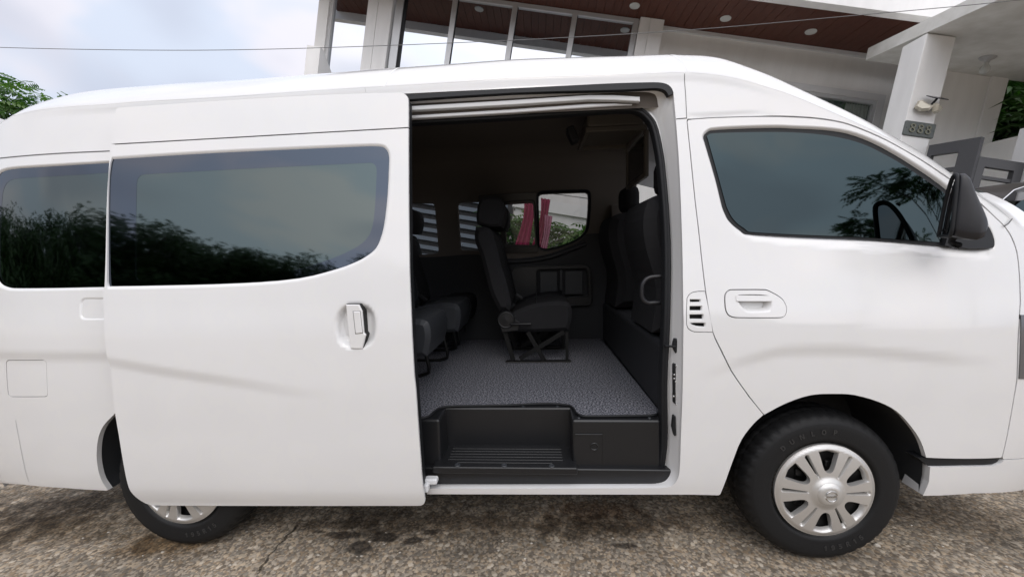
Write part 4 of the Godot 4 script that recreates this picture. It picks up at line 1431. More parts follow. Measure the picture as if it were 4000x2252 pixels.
func build_van():
	var van := thing("passenger_van", "white high-roof passenger van with its sliding door open, seats in view", "van")
	van.rotation.z = TILT
	var sk = func(x, y): return skin(x, y)
	var fsk = func(x, y): return front_skin(x, y)
	var dsk = func(x, y): return door_skin(x, y)
	var m: MB
	# ----- flank
	var crest := PackedVector2Array()
	for i in 61:
		var x := lerpf(NOSE, -3.98, i / 60.0)
		crest.append(Vector2(x, itp(CX, CY, x) + 0.004))
	var arch_r := smooth(P([-3.314, 0.291, -3.326, 0.351, -3.322, 0.439, -3.31, 0.499, -3.285, 0.574, -3.249, 0.632, -3.179, 0.694]), 3, false)
	var arch_back := PackedVector2Array()
	for q in arch_r:
		arch_back.append(q)
	for k in 9:
		var a := PI * 0.70 - k * PI * 0.70 / 8.0
		arch_back.append(Vector2(-2.94 + cos(a) * 0.405, 0.36 + sin(a) * 0.42))
	arch_back.append(Vector2(-2.535, 0.30))
	var arch_f := smooth(P([-0.437, 0.313, -0.419, 0.396, -0.399, 0.48, -0.37, 0.577, -0.324, 0.65, -0.287, 0.689]), 3, false)
	var gap_line := P([-0.351, 0.769, -0.425, 0.877, -0.472, 0.97, -0.503, 1.044, -0.521, 1.171, -0.532, 1.309, -0.54, 1.462, -0.548, 1.597, -0.555, 1.787, -0.56, 1.935, -0.555, 1.949, -0.466, 1.952, -0.337, 1.951, -0.21, 1.947, -0.116, 1.94, -0.017, 1.928, 0.081, 1.905, 0.152, 1.874, 0.245, 1.822, 0.358, 1.743, 0.448, 1.673, 0.493, 1.637, 0.598, 1.546, 0.652, 1.493, 0.702, 1.444, 0.729, 1.402, 0.746, 1.341, 0.746, 1.253, 0.738, 1.146, 0.727, 1.092, 0.724, 0.975, 0.732, 0.83, 0.728, 0.75, 0.724, 0.598, 0.719, 0.487, 0.725, 0.474])
	var side := PackedVector2Array()
	side.append_array(P([-4.171, 0.253, -3.988, 0.277, -3.811, 0.293, -3.534, 0.296, -3.325, 0.287]))
	side.append_array(arch_back)
	side.append_array(P([-1.898, 0.29, -0.564, 0.31, -0.444, 0.309]))
	side.append_array(arch_f)
	side.append_array(smooth(gap_line, 3, false))
	side.append_array(cut(P([0.914, 0.456, 0.847, 0.792, 0.845, 1.216])))
	side.append_array(crest)
	var open_o := P([-1.893, 0.321, -0.718, 0.342, -0.657, 0.351, -0.63, 0.377, -0.619, 0.428, -0.62, 0.58, -0.619, 0.823, -0.618, 1.052, -0.608, 1.41, -0.603, 1.738, -0.605, 1.941, -0.607, 2.018, -0.609, 2.068, -0.616, 2.092, -0.634, 2.111, -0.672, 2.121, -0.821, 2.126, -0.974, 2.127, -1.317, 2.127, -1.813, 2.127, -1.908, 2.126])
	var open_i := P([-1.927, 0.31, -0.725, 0.326, -0.681, 0.344, -0.657, 0.383, -0.65, 0.425, -0.645, 0.535, -0.653, 0.792, -0.644, 1.035, -0.626, 1.412, -0.632, 1.759, -0.647, 1.901, -0.663, 1.968, -0.684, 2.002, -0.716, 2.034, -0.754, 2.052, -0.8, 2.056, -0.847, 2.057, -0.965, 2.054, -1.323, 2.046, -1.816, 2.041, -1.94, 2.04])
	var oo := smooth(open_o, 4); var oi := smooth(open_i, 4)
	var quarter := smooth(P([-3.871, 1.783, -3.871, 1.821, -3.85, 1.843, -3.781, 1.854, -3.641, 1.854, -3.461, 1.854, -3.222, 1.858, -3.106, 1.86, -3.057, 1.273, -3.189, 1.276, -3.396, 1.276, -3.674, 1.278, -3.724, 1.286, -3.758, 1.3, -3.785, 1.327, -3.802, 1.382, -3.834, 1.555]), 3)
	var flap := rnd(P([-3.717, 0.941, -3.49, 0.946, -3.507, 0.774, -3.734, 0.767]), 0.02)
	var catch := rnd(P([-3.3, 1.223, -3.004, 1.218, -2.999, 1.136, -3.294, 1.14]), 0.02)
	var vent := smooth(P([-0.526, 1.208, -0.563, 1.207, -0.586, 1.198, -0.598, 1.178, -0.604, 1.08, -0.597, 1.059, -0.579, 1.047, -0.563, 1.045, -0.501, 1.043]), 3)
	m = MB.new()
	panel(m, side, [oo, MB.inset(quarter, -0.012), MB.inset(flap, -0.003), MB.inset(catch, -0.010), MB.inset(vent, -0.003)], func(x, y): return side_skin(x, y), 0.0, 0.022, 0.016)
	lip(m, MB.inset(quarter, -0.012), quarter, sk, 0.0, -0.009)
	lip(m, MB.inset(catch, -0.010), catch, sk, 0.0, -0.006)
	# jamb of the door opening
	var rows := []
	for q in [[0.0, 0.0], [0.02, -0.012], [0.10, -0.022], [0.55, -0.06], [0.85, -0.092], [1.0, -0.09]]:
		var r := PackedVector3Array()
		for i in oo.size() + 1:
			var j := i % oo.size()
			var p := oo[j].lerp(oi[j], q[0])
			r.append(Vector3(p.x, p.y, skin0(p.x, p.y) + q[1]))
		rows.append(r)
	m.grid(rows, MB.area(oo) < 0, true)
	part("side_panel", m, M.paint, van)
	m = MB.new()
	panel(m, flap, [], sk, -0.001, 0.02, 0.03)
	part("fuel_flap", m, M.paint, van)
	m = MB.new()
	panel(m, catch, [], sk, -0.004, 0.02, 0.03)
	part("rail_cover", m, M.paint, van)
	# dark backing behind joints
	m = MB.new()
	panel(m, MB.inset(flap, -0.02), [], sk, -0.021, 0.004, 0.05, false)
	panel(m, MB.inset(vent, -0.015), [], sk, -0.024, 0.004, 0.05, false)
	var gp := smooth(gap_line, 2, false)
	seam(m, gp, sk, -0.023, 0.06)
	seam(m, arch_f, sk, -0.024, 0.02)
	part("joint_backing", m, M.dark_gap, van)
	var joints := [[P([-3.932, 1.918, -3.857, 1.914, -3.232, 1.914]), 0.005], [P([-3.72, 0.649, -3.725, 0.544, -3.736, 0.434, -3.752, 0.317]), 0.0022], [P([-0.604, 1.949, -0.558, 1.951]), 0.004], [P([-0.557, 2.152, -0.557, 2.045, -0.559, 1.952]), 0.0025], [P([-1.997, 2.162, -1.993, 2.141]), 0.0018], [P([0.684, 1.446, 0.709, 1.458, 0.733, 1.479]), 0.005]]
	for jn in joints:
		m = MB.new()
		seam(m, jn[0], sk, 0.0012 if jn[0][0].x < 0.5 else 0.006, jn[1])
		part("panel_joint", m, M.joint_faint if jn[1] < 0.0024 else M.joint, van)
	# vent with four slots
	var slots := [P([-0.585, 1.175, -0.547, 1.174, -0.547, 1.166, -0.585, 1.166]), P([-0.587, 1.147, -0.543, 1.147, -0.544, 1.131, -0.588, 1.132]), P([-0.589, 1.113, -0.539, 1.113, -0.539, 1.096, -0.589, 1.097]), P([-0.587, 1.079, -0.532, 1.078, -0.532, 1.064, -0.563, 1.067, -0.579, 1.073])]
	m = MB.new()
	var sl_o := []
	for s in slots:
		var b := MB.inset(dens(s, 0.01), -0.004)
		lip(m, b, dens(s, 0.01), sk, 0.0, -0.010, 3)
		sl_o.append(b)
	panel(m, vent, sl_o, sk, 0.0, 0.015, 0.008)
	part("air_vent", m, M.paint, van)
	# quarter window
	m = MB.new()
	var q_clear := smooth(P([-3.82, 1.693, -3.822, 1.743, -3.811, 1.778, -3.787, 1.797, -3.748, 1.805, -3.609, 1.805, -3.398, 1.806, -3.228, 1.811, -3.112, 1.813, -3.068, 1.283, -3.201, 1.285, -3.41, 1.286, -3.664, 1.289, -3.727, 1.298, -3.766, 1.327, -3.783, 1.382, -3.808, 1.554]), 3)
	panel(m, quarter, [q_clear], sk, -0.008, 0.006, 0.05)
	var qw := part("quarter_window", m, M.frit, van)
	m = MB.new()
	panel(m, q_clear, [], sk, -0.0085, 0.006, 0.05)
	part("pane", m, M.glass, qw)
	# ----- roof
	m = MB.new()
	rows = []
	var xs := []
	for i in 97:
		xs.append(lerpf(-4.05, -0.25, i / 96.0))
	for s in [-1.905, -0.545]:
		xs.append_array([s - 0.006, s - 0.002, s, s + 0.002, s + 0.006])
	xs.sort()
	for x in xs:
		var r := PackedVector3Array()
		var dip := 0.0
		for s in [-1.905, -0.545]:
			if absf(x - s) < 0.0035:
				dip = 0.0035
		for k in 37:
			var ph := PI * k / 36.0
			var p := roof_section(x, ph if ph <= PI / 2 else PI - ph, ph > PI / 2)
			p.y -= dip * sin(ph); p.z -= dip * cos(ph)
			r.append(p)
		# tuck the lower edge in under the shoulder
		var lo: Vector3 = r[0]
		r.insert(0, Vector3(lo.x, lo.y - 0.004, lo.z - 0.012))
		rows.append(r)
	m.grid(rows, true)
	part("roof", m, M.paint, van)
	m = MB.new()
	for far in [false, true]:
		rows = []
		for i in 31:
			var x := lerpf(-0.25, NOSE, i / 30.0)
			var r := PackedVector3Array()
			for k in 11:
				r.append(roof_section(x, lerpf(0.0, 0.62, k / 10.0), far))
			rows.append(r)
		m.grid(rows, not far)
	rows = []
	for i in 7:
		var x := lerpf(-0.25, -0.12, i / 6.0)
		var r := PackedVector3Array()
		for k in 17:
			var ph := lerpf(0.62, PI - 0.62, k / 16.0)
			r.append(roof_section(x, ph if ph <= PI / 2 else PI - ph, ph > PI / 2))
		rows.append(r)
	m.grid(rows, true)
	part("windscreen_pillar", m, M.paint, van)
	m = MB.new()
	rows = []
	for i in 21:
		var x := lerpf(-0.12, NOSE, i / 20.0)
		var r := PackedVector3Array()
		for k in 17:
			var ph := lerpf(0.62, PI - 0.62, k / 16.0)
			r.append(roof_section(x, ph if ph <= PI / 2 else PI - ph, ph > PI / 2) + Vector3(0, -0.004, 0))
		rows.append(r)
	m.grid(rows, true)
	part("windscreen", m, M.pane_clear, van)
	# ----- nose and tail
	m = MB.new()
	rows = []
	for i in 25:
		var y := lerpf(0.27, 1.44, i / 24.0)
		var r := PackedVector3Array()
		var ze := skin0(NOSE, y)
		for k in 25:
			var t := k / 24.0
			r.append(Vector3(NOSE + 0.30 * pow(sin(PI * t), 0.55) * (1.0 - 0.35 * smoothstep(0.9, 1.44, y)), y + 0.09 * sin(PI * t) * smoothstep(1.2, 1.44, y), lerpf(ze, -1.88 - ze, t)))
		rows.append(r)
	m.grid(rows, true)
	rows = [rows[24].duplicate(), PackedVector3Array()]
	for k in 25:
		var ph := PI * k / 24.0
		rows[1].append(roof_section(NOSE, ph if ph <= PI / 2 else PI - ph, ph > PI / 2))
	m.grid(rows, true)
	part("front_panel", m, M.paint, van)
	m = MB.new()
	rows = []
	for i in 25:
		var y := lerpf(0.25, 2.15, i / 24.0)
		var r := PackedVector3Array()
		for k in 17:
			var t := k / 16.0
			var ze := skin0(-3.98, y)
			r.append(Vector3(-3.98 - 0.08 * pow(sin(PI * t), 0.5), y, lerpf(ze, -1.88 - ze, t)))
		rows.append(r)
	m.grid(rows)
	part("tailgate", m, M.paint, van)
	# ----- far flank with its windows
	var far_out = func(x, y): return -1.88 - skin0(x, y)
	var flat = func(x, y): return -1.82 - skin0(minf(x, 0.3), y)
	var fw := [
		smooth(P([-1.192, 1.843, -1.175, 1.864, -1.123, 1.869, -0.97, 1.87, -0.812, 1.869, -0.789, 1.854, -0.785, 1.769, -0.79, 1.669, -0.807, 1.565, -0.853, 1.513, -0.952, 1.464, -1.108, 1.423, -1.169, 1.427, -1.19, 1.449]), 3),
		rnd(P([-1.478, 1.796, -1.24, 1.803, -1.229, 1.454, -1.472, 1.465]), 0.02),
		rnd(P([-1.873, 1.823, -1.52, 1.826, -1.52, 1.413, -1.876, 1.424]), 0.03),
		rnd(P([-2.541, 1.843, -2.066, 1.823, -2.066, 1.4, -2.601, 1.382]), 0.04)]
	var far_poly := PackedVector2Array([Vector2(-3.95, 0.3), Vector2(NOSE, 0.3), Vector2(NOSE, 1.40)])
	for i in 41:
		var x := lerpf(0.90, -3.95, i / 40.0)
		far_poly.append(Vector2(x, itp(CX, CY, x)))
	var big_win := rnd(P([-3.9, 1.3, -0.72, 1.3, -0.72, 1.95, -3.9, 1.95]), 0.05)
	var cab_win := rnd(P([-0.42, 1.42, 0.55, 1.42, 0.1, 1.80, -0.42, 1.94]), 0.05)
	m = MB.new()
	panel(m, far_poly, [big_win, cab_win], far_out, 0.0, 0.01, 0.06)
	part("far_side_panel", m, M.paint, van)
	m = MB.new()
	panel(m, big_win, [], far_out, 0.012, 0.004, 0.12, false)
	part("far_window", m, M.pane, van)
	m = MB.new()
	panel(m, cab_win, [], far_out, 0.012, 0.004, 0.12, false)
	part("driver_window", m, M.pane_clear, van)
	# ----- interior: lining, trim, floor
	m = MB.new()
	var upper := rect(-3.75, 1.20, -0.40, 2.03)
	var fh := []
	for w in fw:
		fh.append(w)
	panel(m, upper, fh, flat, 0.0, 0.05, 0.05)
	rows = []
	var sec := [[-1.634, 2.02], [-1.62, 2.08], [-1.58, 2.15], [-1.45, 2.22], [-0.94, 2.27], [-0.40, 2.22], [-0.27, 2.16], [-0.24, 2.10], [-0.245, 2.03]]
	var cs := PackedVector2Array()
	for q in sec:
		cs.append(Vector2(q[0], q[1]))
	cs = smooth(cs, 4, false)
	for x in [-3.7, -3.0, -2.0, -1.0, -0.6, -0.42]:
		var r := PackedVector3Array()
		for q in cs:
			r.append(Vector3(x, q.y, q.x))
		rows.append(r)
	m.grid(rows)
	part("headlining", m, M.lining, van)
	m = MB.new()
	# lower trim, its top edge sweeping up towards the pillar
	var lower := P([-2.779, 1.384, -2.096, 1.372, -1.759, 1.386, -1.451, 1.342, -1.209, 1.358, -1.078, 1.387, -0.938, 1.434, -0.846, 1.478, -0.8, 1.532, -0.588, 1.527])
	lower = smooth(lower, 3, false)
	lower.append(Vector2(-0.40, 0.62)); lower.append(Vector2(-3.8, 0.62)); lower.append(Vector2(-3.8, 1.36))
	panel(m, lower, fh.slice(0, 2), flat, 0.015, 0.02, 0.05)
	var ridge := []
	for q in smooth(P([-1.462, 1.316, -1.254, 1.324, -1.079, 1.355, -0.928, 1.407, -0.801, 1.451]), 4, false):
		ridge.append(Vector3(q.x, q.y, flat.call(q.x, q.y) + 0.014))
	m.tube(ridge, 0.022, 8)
	part("wall_trim", m, M.trim, van)
	for w in 2:
		m = MB.new()
		lip(m, MB.inset(fw[w], -0.02), fw[w], flat, 0.022, 0.004, 3)
		part("window_surround", m, M.black_plastic, van)
	m = MB.new()
	panel(m, rnd(P([-1.691, 1.873, -1.205, 1.878, -1.204, 1.391, -1.649, 1.39]), 0.02), [fw[1], rnd(P([-1.686, 1.816, -1.519, 1.821, -1.519, 1.418, -1.67, 1.417]), 0.01)], flat, 0.019, 0.008, 0.04)
	part("slider_frame", m, M.black_plastic, van)
	m = MB.new()
	slab(m, -3.95, -0.1, 0.585, 0.622, -1.79, -0.36)
	slab(m, -3.95, -1.69, 0.585, 0.6215, -0.361, -0.12); slab(m, -1.07, -0.66, 0.585, 0.6212, -0.361, -0.12)
	part("floor", m, M.trim, van)
	m = MB.new()
	m.xf = Transform3D(Basis(Vector3(1, 0, 0), Vector3(0, 0, -1), Vector3(0, 1, 0)), Vector3.ZERO)
	var cp := PackedVector2Array()
	for q in smooth(P([-1.778, -0.103, -1.741, -0.133, -1.723, -0.211, -1.684, -0.25, -1.377, -0.267, -1.185, -0.287, -1.078, -0.267, -1.055, -0.224, -1.045, -0.165, -1.013, -0.132, -0.714, -0.142, -0.675, -0.159, -0.655, -0.199]), 3, false):
		cp.append(Vector2(q.x, -q.y))
	cp.append(Vector2(-0.672, 1.78)); cp.append(Vector2(-3.9, 1.78)); cp.append(Vector2(-3.9, 0.25)); cp.append(Vector2(-2.0, 0.14))
	m.prism(cp, 0.622, 0.632, 0.003)
	part("carpet", m, M.carpet, van)
	m = MB.new()
	var edge := []
	for i in 37:
		edge.append(Vector3(cp[i].x, 0.630, -cp[i].y + 0.004))
	m.tube(edge, 0.0055, 6)
	part("carpet_binding", m, M.rubber, van)
	# step well
	m = MB.new()
	m.rbox(Vector3(-0.873, 0.50, -0.24), Vector3(0.40, 0.245, 0.27), 0.014)
	m.rbox(Vector3(-2.05, 0.50, -0.24), Vector3(0.73, 0.245, 0.27), 0.014)
	m.rbox(Vector3(-1.385, 0.51, -0.31), Vector3(0.66, 0.228, 0.132), 0.012)
	m.rbox(Vector3(-1.385, 0.408, -0.16), Vector3(0.66, 0.034, 0.225), 0.008)
	m.rbox(Vector3(-1.50, 0.36, -0.13), Vector3(1.75, 0.085, 0.10), 0.008)
	part("step_well", m, M.black_plastic, van)
	for k in 6:
		m = MB.new()
		m.rbox(Vector3(-1.385, 0.4265, -0.215 + 0.026 * k), Vector3(0.54 if k < 5 else 0.44, 0.006, 0.008), 0.003)
		part("step_rib", m, M.black_plastic, van)
	m = MB.new()
	for p in [[-1.60, -0.062], [-1.385, -0.062], [-1.17, -0.062]]:
		m.xf = Transform3D(Basis(Vector3.RIGHT, -PI / 2), Vector3(p[0], 0.425, p[1]))
		m.lathe([[0.014, 0.0], [0.013, 0.005], [0.009, 0.005], [0.008, 0.002], [0.0, 0.002]], 16)
	for p in [[-1.64, -0.262], [-1.47, -0.262], [-1.30, -0.262], [-1.13, -0.262], [-1.04, -0.125], [-0.72, -0.125]]:
		m.xf = Transform3D(Basis(Vector3.RIGHT, -PI / 2), Vector3(p[0], 0.6225, p[1]))
		m.lathe([[0.008, 0.0], [0.006, 0.004], [0.0, 0.005]], 10)
	part("trim_clip", m, M.vinyl, van)
	m = MB.new()
	m.xf = Transform3D(Basis(), Vector3(-0.973, 0.497, -0.105))
	m.lathe([[0.019, 0.0], [0.018, 0.004], [0.014, 0.004], [0.013, -0.002], [0.0, -0.002]], 20)
	m.box(Vector3(0, 0, 0.0), Vector3(0.022, 0.005, 0.006))
	m.xf = Transform3D()
	m.box(Vector3(-0.935, 0.49, -0.1045), Vector3(0.0016, 0.14, 0.0016)); m.rbox(Vector3(-0.998, 0.555, -0.103), Vector3(0.125, 0.006, 0.008), 0.0025)
	part("tool_cover", m, M.black_plastic, van)
	# engine box and front seats
	m = MB.new()
	m.rbox(Vector3(-0.36, 0.79, -0.98), Vector3(0.60, 0.34, 1.58), 0.03)
	part("engine_box", m, M.trim, van)
	for k in 2:
		var fs := holder("front_seat", van, Vector3(-0.02, 0.0, [-1.42, -0.50][k]))
		m = MB.new()
		m.prism(smooth(P([-0.64, 0.98, -0.62, 1.20, -0.68, 1.45, -0.66, 1.62, -0.56, 1.66, -0.48, 1.58, -0.46, 1.3, -0.38, 0.98]), 4), -0.24, 0.24, 0.05)
		part("backrest", m, M.fabric, fs)
		m = MB.new()
		m.rbox(Vector3(-0.50, 1.765, 0.0), Vector3(0.12, 0.19, 0.26), 0.055)
		m.tube([Vector3(-0.53, 1.62, 0.05), Vector3(-0.51, 1.72, 0.05)], 0.006, 6); m.tube([Vector3(-0.53, 1.62, -0.05), Vector3(-0.51, 1.72, -0.05)], 0.006, 6)
		part("headrest", m, M.fabric, fs)
		m = MB.new()
		m.rbox(Vector3(-0.2, 1.02, 0.0), Vector3(0.5, 0.14, 0.48), 0.05)
		part("cushion", m, M.fabric, fs)
	m = MB.new()
	slab(m, 0.45, 0.80, 0.6, 1.22, -1.75, -0.15)
	m.rbox(Vector3(0.45, 1.2, -0.95), Vector3(0.5, 0.16, 1.5), 0.06)
	m.xf = Transform3D(Basis(Vector3(0, 0, 1), 0.5) * Basis(Vector3.UP, PI / 2), Vector3(0.12, 1.32, -1.42))
	var ring := []
	for k in 28:
		ring.append(Vector3(cos(TAU * k / 28) * 0.19, sin(TAU * k / 28) * 0.19, 0))
	m.tube(ring, 0.015, 8, true)
	part("dashboard", m, M.trim, van)
	# near-side cab lining so that no light leaks past the pillar
	m = MB.new()
	slab(m, -0.60, -0.40, 0.62, 1.98, -0.36, -0.26)
	part("pillar_trim", m, M.trim, van)
	# far pillar with its belt slot
	m = MB.new()
	m.prism(smooth(P([-0.608, 1.761, -0.577, 1.768, -0.525, 1.759, -0.489, 1.636, -0.463, 1.515, -0.6, 1.518]), 3), -1.75, -1.665, 0.008)
	part("belt_pillar", m, M.lining, van)
	m = MB.new()
	m.rbox(Vector3(-0.555, 1.58, -1.663), Vector3(0.05, 0.15, 0.004), 0.002)
	part("seat_belt", m, M.dark_gap, van)
	# drop-down screen in a beige frame
	var mo := holder("ceiling_screen", van)
	m = MB.new()
	m.rbox(Vector3(-0.735, 2.105, -0.80), Vector3(0.33, 0.03, 0.03), 0.006); m.rbox(Vector3(-0.735, 2.105, -1.22), Vector3(0.33, 0.03, 0.03), 0.006)
	m.rbox(Vector3(-0.90, 2.105, -1.01), Vector3(0.03, 0.03, 0.449), 0.006); m.rbox(Vector3(-0.57, 2.105, -1.01), Vector3(0.03, 0.03, 0.449), 0.006)
	m.rbox(Vector3(-0.735, 2.16, -1.01), Vector3(0.34, 0.09, 0.44), 0.02)
	part("housing", m, M.beige, mo)
	m = MB.new()
	m.rbox(Vector3(-0.56, 1.955, -0.795), Vector3(0.026, 0.27, 0.03), 0.006); m.rbox(Vector3(-0.56, 1.955, -1.265), Vector3(0.026, 0.27, 0.03), 0.006); m.rbox(Vector3(-0.56, 1.832, -1.03), Vector3(0.026, 0.03, 0.44), 0.006)
	part("frame", m, M.beige, mo)
	m = MB.new()
	m.rbox(Vector3(-0.555, 1.96, -1.03), Vector3(0.016, 0.23, 0.43), 0.003)
	part("screen", m, M.screen, mo)
	m = MB.new()
	m.xf = Transform3D(Basis(Vector3(0, 0, 1), 0.4), Vector3(-0.98, 2.12, -0.95))
	m.rbox(Vector3.ZERO, Vector3(0.05, 0.10, 0.10), 0.012)
	part("air_outlet", m, M.trim, van)
	# grab handle by the opening
	m = MB.new()
	var gh := []
	for q in smooth(P([-0.595, 1.264, -0.686, 1.265, -0.722, 1.256, -0.742, 1.229, -0.745, 1.196, -0.741, 1.167, -0.719, 1.147, -0.685, 1.146, -0.594, 1.145]), 4, false):
		gh.append(Vector3(q.x, q.y, -0.17))
	m.tube(gh, 0.0105, 10)
	part("grab_handle", m, M.mirror_shell, van)
	# storage tray on the far wall
	var tray := holder("storage_tray", van)
	m = MB.new()
	var to := rnd(P([-1.43, 1.271, -0.766, 1.276, -0.749, 0.933, -1.471, 0.927]), 0.06)
	var t_open := rnd(P([-1.222, 1.249, -0.792, 1.249, -0.78, 1.004, -1.22, 0.999]), 0.04)
	panel(m, to, [t_open], func(_x, _y): return -1.745, 0.0, 0.025, 0.05)
	var loop := []
	for q in to:
		loop.append(Vector3(q.x, q.y, -1.745))
	m.tube(loop, 0.006, 6, true)
	loop = []
	for q in t_open:
		loop.append(Vector3(q.x, q.y, -1.743))
	m.tube(loop, 0.005, 6, true)
	part("frame", m, M.black_plastic, tray)
	for p in [P([-1.192, 1.224, -1.042, 1.223, -1.044, 1.032, -1.196, 1.033]), P([-0.981, 1.228, -0.827, 1.227, -0.829, 1.024, -0.981, 1.024]), P([-1.024, 1.238, -0.998, 1.238, -1, 1.06, -1.027, 1.06])]:
		m = MB.new()
		m.prism(rnd(p, 0.01), -1.768, -1.752, 0.004)
		part("divider", m, M.vinyl, tray)
	# ----- rows of seats
	build_seat(van, Vector3(0, 0, -1.02), true, M.fabric)
	build_seat(van, Vector3(0.0, 0.0, -1.46), true, M.fabric)
	build_seat(van, Vector3(-0.80, 0.0, -0.36), false, M.vinyl)
	build_seat(van, Vector3(-0.765, 0.0, -1.02), false, M.vinyl)
	build_seat(van, Vector3(-0.765, 0.0, -1.46), false, M.fabric)
	build_seat(van, Vector3(-1.55, 0.0, -1.02), false, M.fabric)
	# ----- weatherstrip round the opening
	m = MB.new()
	rows = []
	var soft := MB.inset(oi, 0.0)
	for q in [[-0.002, -0.092], [0.004, -0.078], [0.011, -0.074], [0.016, -0.080], [0.019, -0.082], [0.024, -0.078], [0.030, -0.086], [0.032, -0.12]]:
		var lp := MB.inset(soft, q[0])
		var r := PackedVector3Array()
		for i in lp.size() + 1:
			var p := lp[i % lp.size()]
			r.append(Vector3(p.x, p.y, skin0(p.x, p.y) + q[1]))
		rows.append(r)
	m.grid(rows, MB.area(oi) < 0, true)
	part("door_seal", m, M.rubber, van)
	m = MB.new()
	panel(m, smooth(P([-1.836, 2.119, -1.317, 2.125, -0.974, 2.125, -0.821, 2.124, -0.692, 2.121, -0.649, 2.115, -0.628, 2.105, -0.614, 2.087, -0.609, 2.068, -0.61, 2.064, -0.63, 2.056, -0.641, 2.078, -0.663, 2.09, -0.693, 2.094, -0.822, 2.094, -0.975, 2.098, -1.317, 2.105, -1.835, 2.097]), 2), [], sk, 0.003, 0.03, 0.015)
	part("upper_seal", m, M.rubber, van)
	m = MB.new()
	m.prism(P([-1.916, 2.075, -1.319, 2.081, -0.972, 2.088, -0.859, 2.082, -0.745, 2.069, -0.745, 2.048, -0.859, 2.059, -0.972, 2.066, -1.319, 2.06, -1.917, 2.055]), -0.24, -0.215, 0.003)
	part("door_rail", m, M.paint_in, van)
	m = MB.new()
	m.prism(P([-0.728, 2.087, -0.668, 2.081, -0.668, 2.061, -0.728, 2.064]), -0.285, -0.262, 0.003)
	part("rail_end", m, M.black_plastic, van)
	m = MB.new()
	m.prism(P([-1.925, 2.04, -1.802, 2.041, -1.321, 2.048, -0.97, 2.056, -0.855, 2.053, -0.775, 2.042, -0.855, 2.042, -0.97, 2.04, -1.321, 2.032, -1.803, 2.026, -1.926, 2.023]), -0.26, -0.235, 0.003)
	part("header_flange", m, M.paint_in, van)
	# latch parts on the jamb
	m = MB.new()
	m.prism(smooth(P([-0.64, 1.006, -0.628, 1.007, -0.621, 0.98, -0.618, 0.972, -0.622, 0.95, -0.633, 0.942, -0.641, 0.957, -0.646, 0.977]), 2), -0.06, -0.045, 0.004)
	var sp: Array = [-0.633, 0.972, -0.671, 0.973]
	m.tube([Vector3(sp[0], sp[1], -0.045), Vector3(sp[2], sp[3], -0.055), Vector3(sp[2], sp[3], -0.075)], 0.005, 6)
	part("striker", m, M.rubber, van)
	m = MB.new()
	m.prism(rnd(P([-0.643, 0.896, -0.619, 0.898, -0.616, 0.706, -0.64, 0.724]), 0.006), -0.062, -0.047, 0.003)
	part("contact_plate", m, M.rubber, van)
	for q in [[2641, 1428], [2634, 1462], [2634, 1477], [2640, 1490], [2633, 1546], [2643, 1578]]:
		var sc: Array = [lerpf(SCREW[0], SCREW[2], (q[0] - 2630.0) / 22.0), lerpf(SCREW[1], SCREW[3], (q[1] - 1420.0) / 160.0)]
		m = MB.new()
		m.xf = Transform3D(Basis(), Vector3(sc[0], sc[1], -0.047))
		m.lathe([[0.0045, 0.0], [0.0045, 0.003], [0.003, 0.0045], [0.0, 0.005]], 10)
		part("screw", m, M.chrome, van)
	m = MB.new()
	m.prism(rnd(P([-0.641, 0.667, -0.632, 0.667, -0.628, 0.579, -0.636, 0.577, -0.646, 0.617]), 0.003), -0.062, -0.042, 0.003)
	part("bump_stop", m, M.rubber, van)
	m = MB.new()
	m.rbox(Vector3(-1.715, 0.372, -0.03), Vector3(0.06, 0.028, 0.04), 0.01)
	m.rbox(Vector3(-1.745, 0.352, -0.01), Vector3(0.05, 0.04, 0.04), 0.01)
	part("door_arm", m, M.paint_in, van)
	# ----- sliding door, run back outside the flank
	var door := holder("sliding_door", van)
	var d_out := smooth(P([-3.137, 2.086, -3.127, 2.095, -2.709, 2.103, -2.252, 2.107, -1.994, 2.105, -1.805, 2.099, -1.786, 2.092, -1.773, 2.08, -1.768, 2.062, -1.765, 1.938, -1.752, 1.33, -1.742, 1.102, -1.738, 0.886, -1.734, 0.825, -1.732, 0.511, -1.733, 0.407, -1.73, 0.318, -1.74, 0.29, -1.764, 0.278, -2.398, 0.264, -2.947, 0.255, -3.036, 0.257, -3.065, 0.268, -3.09, 0.31, -3.1, 0.361, -3.095, 0.496, -3.091, 0.596, -3.09, 0.717, -3.083, 0.955, -3.093, 1.128, -3.113, 1.264, -3.107, 1.285, -3.116, 1.416, -3.135, 1.701, -3.141, 1.86, -3.143, 1.922, -3.137, 2.034]), 3)
	var d_win := smooth(P([-3.137, 1.76, -3.136, 1.83, -3.131, 1.853, -2.686, 1.862, -2.238, 1.864, -1.952, 1.864, -1.895, 1.861, -1.873, 1.855, -1.858, 1.839, -1.851, 1.82, -1.849, 1.792, -1.852, 1.663, -1.856, 1.603, -1.866, 1.516, -1.88, 1.46, -1.899, 1.421, -1.927, 1.396, -1.973, 1.37, -2.059, 1.339, -2.232, 1.301, -2.496, 1.285, -2.857, 1.282, -3.092, 1.283, -3.099, 1.304, -3.118, 1.529]), 3)
	var groove := dens(P([-3.181, 1.921, -1.714, 1.939]), 0.1, false)
	var band := PackedVector2Array()
	for q in groove:
		band.append(q + Vector2(0, 0.0028))
	var d_hole := MB.inset(d_win, -0.013)
	for i in d_hole.size():
		if d_win[i].x < -3.05:
			d_hole[i].x = maxf(d_hole[i].x, d_win[i].x)
	groove.reverse()
	for q in groove:
		band.append(q - Vector2(0, 0.0028))
	m = MB.new()
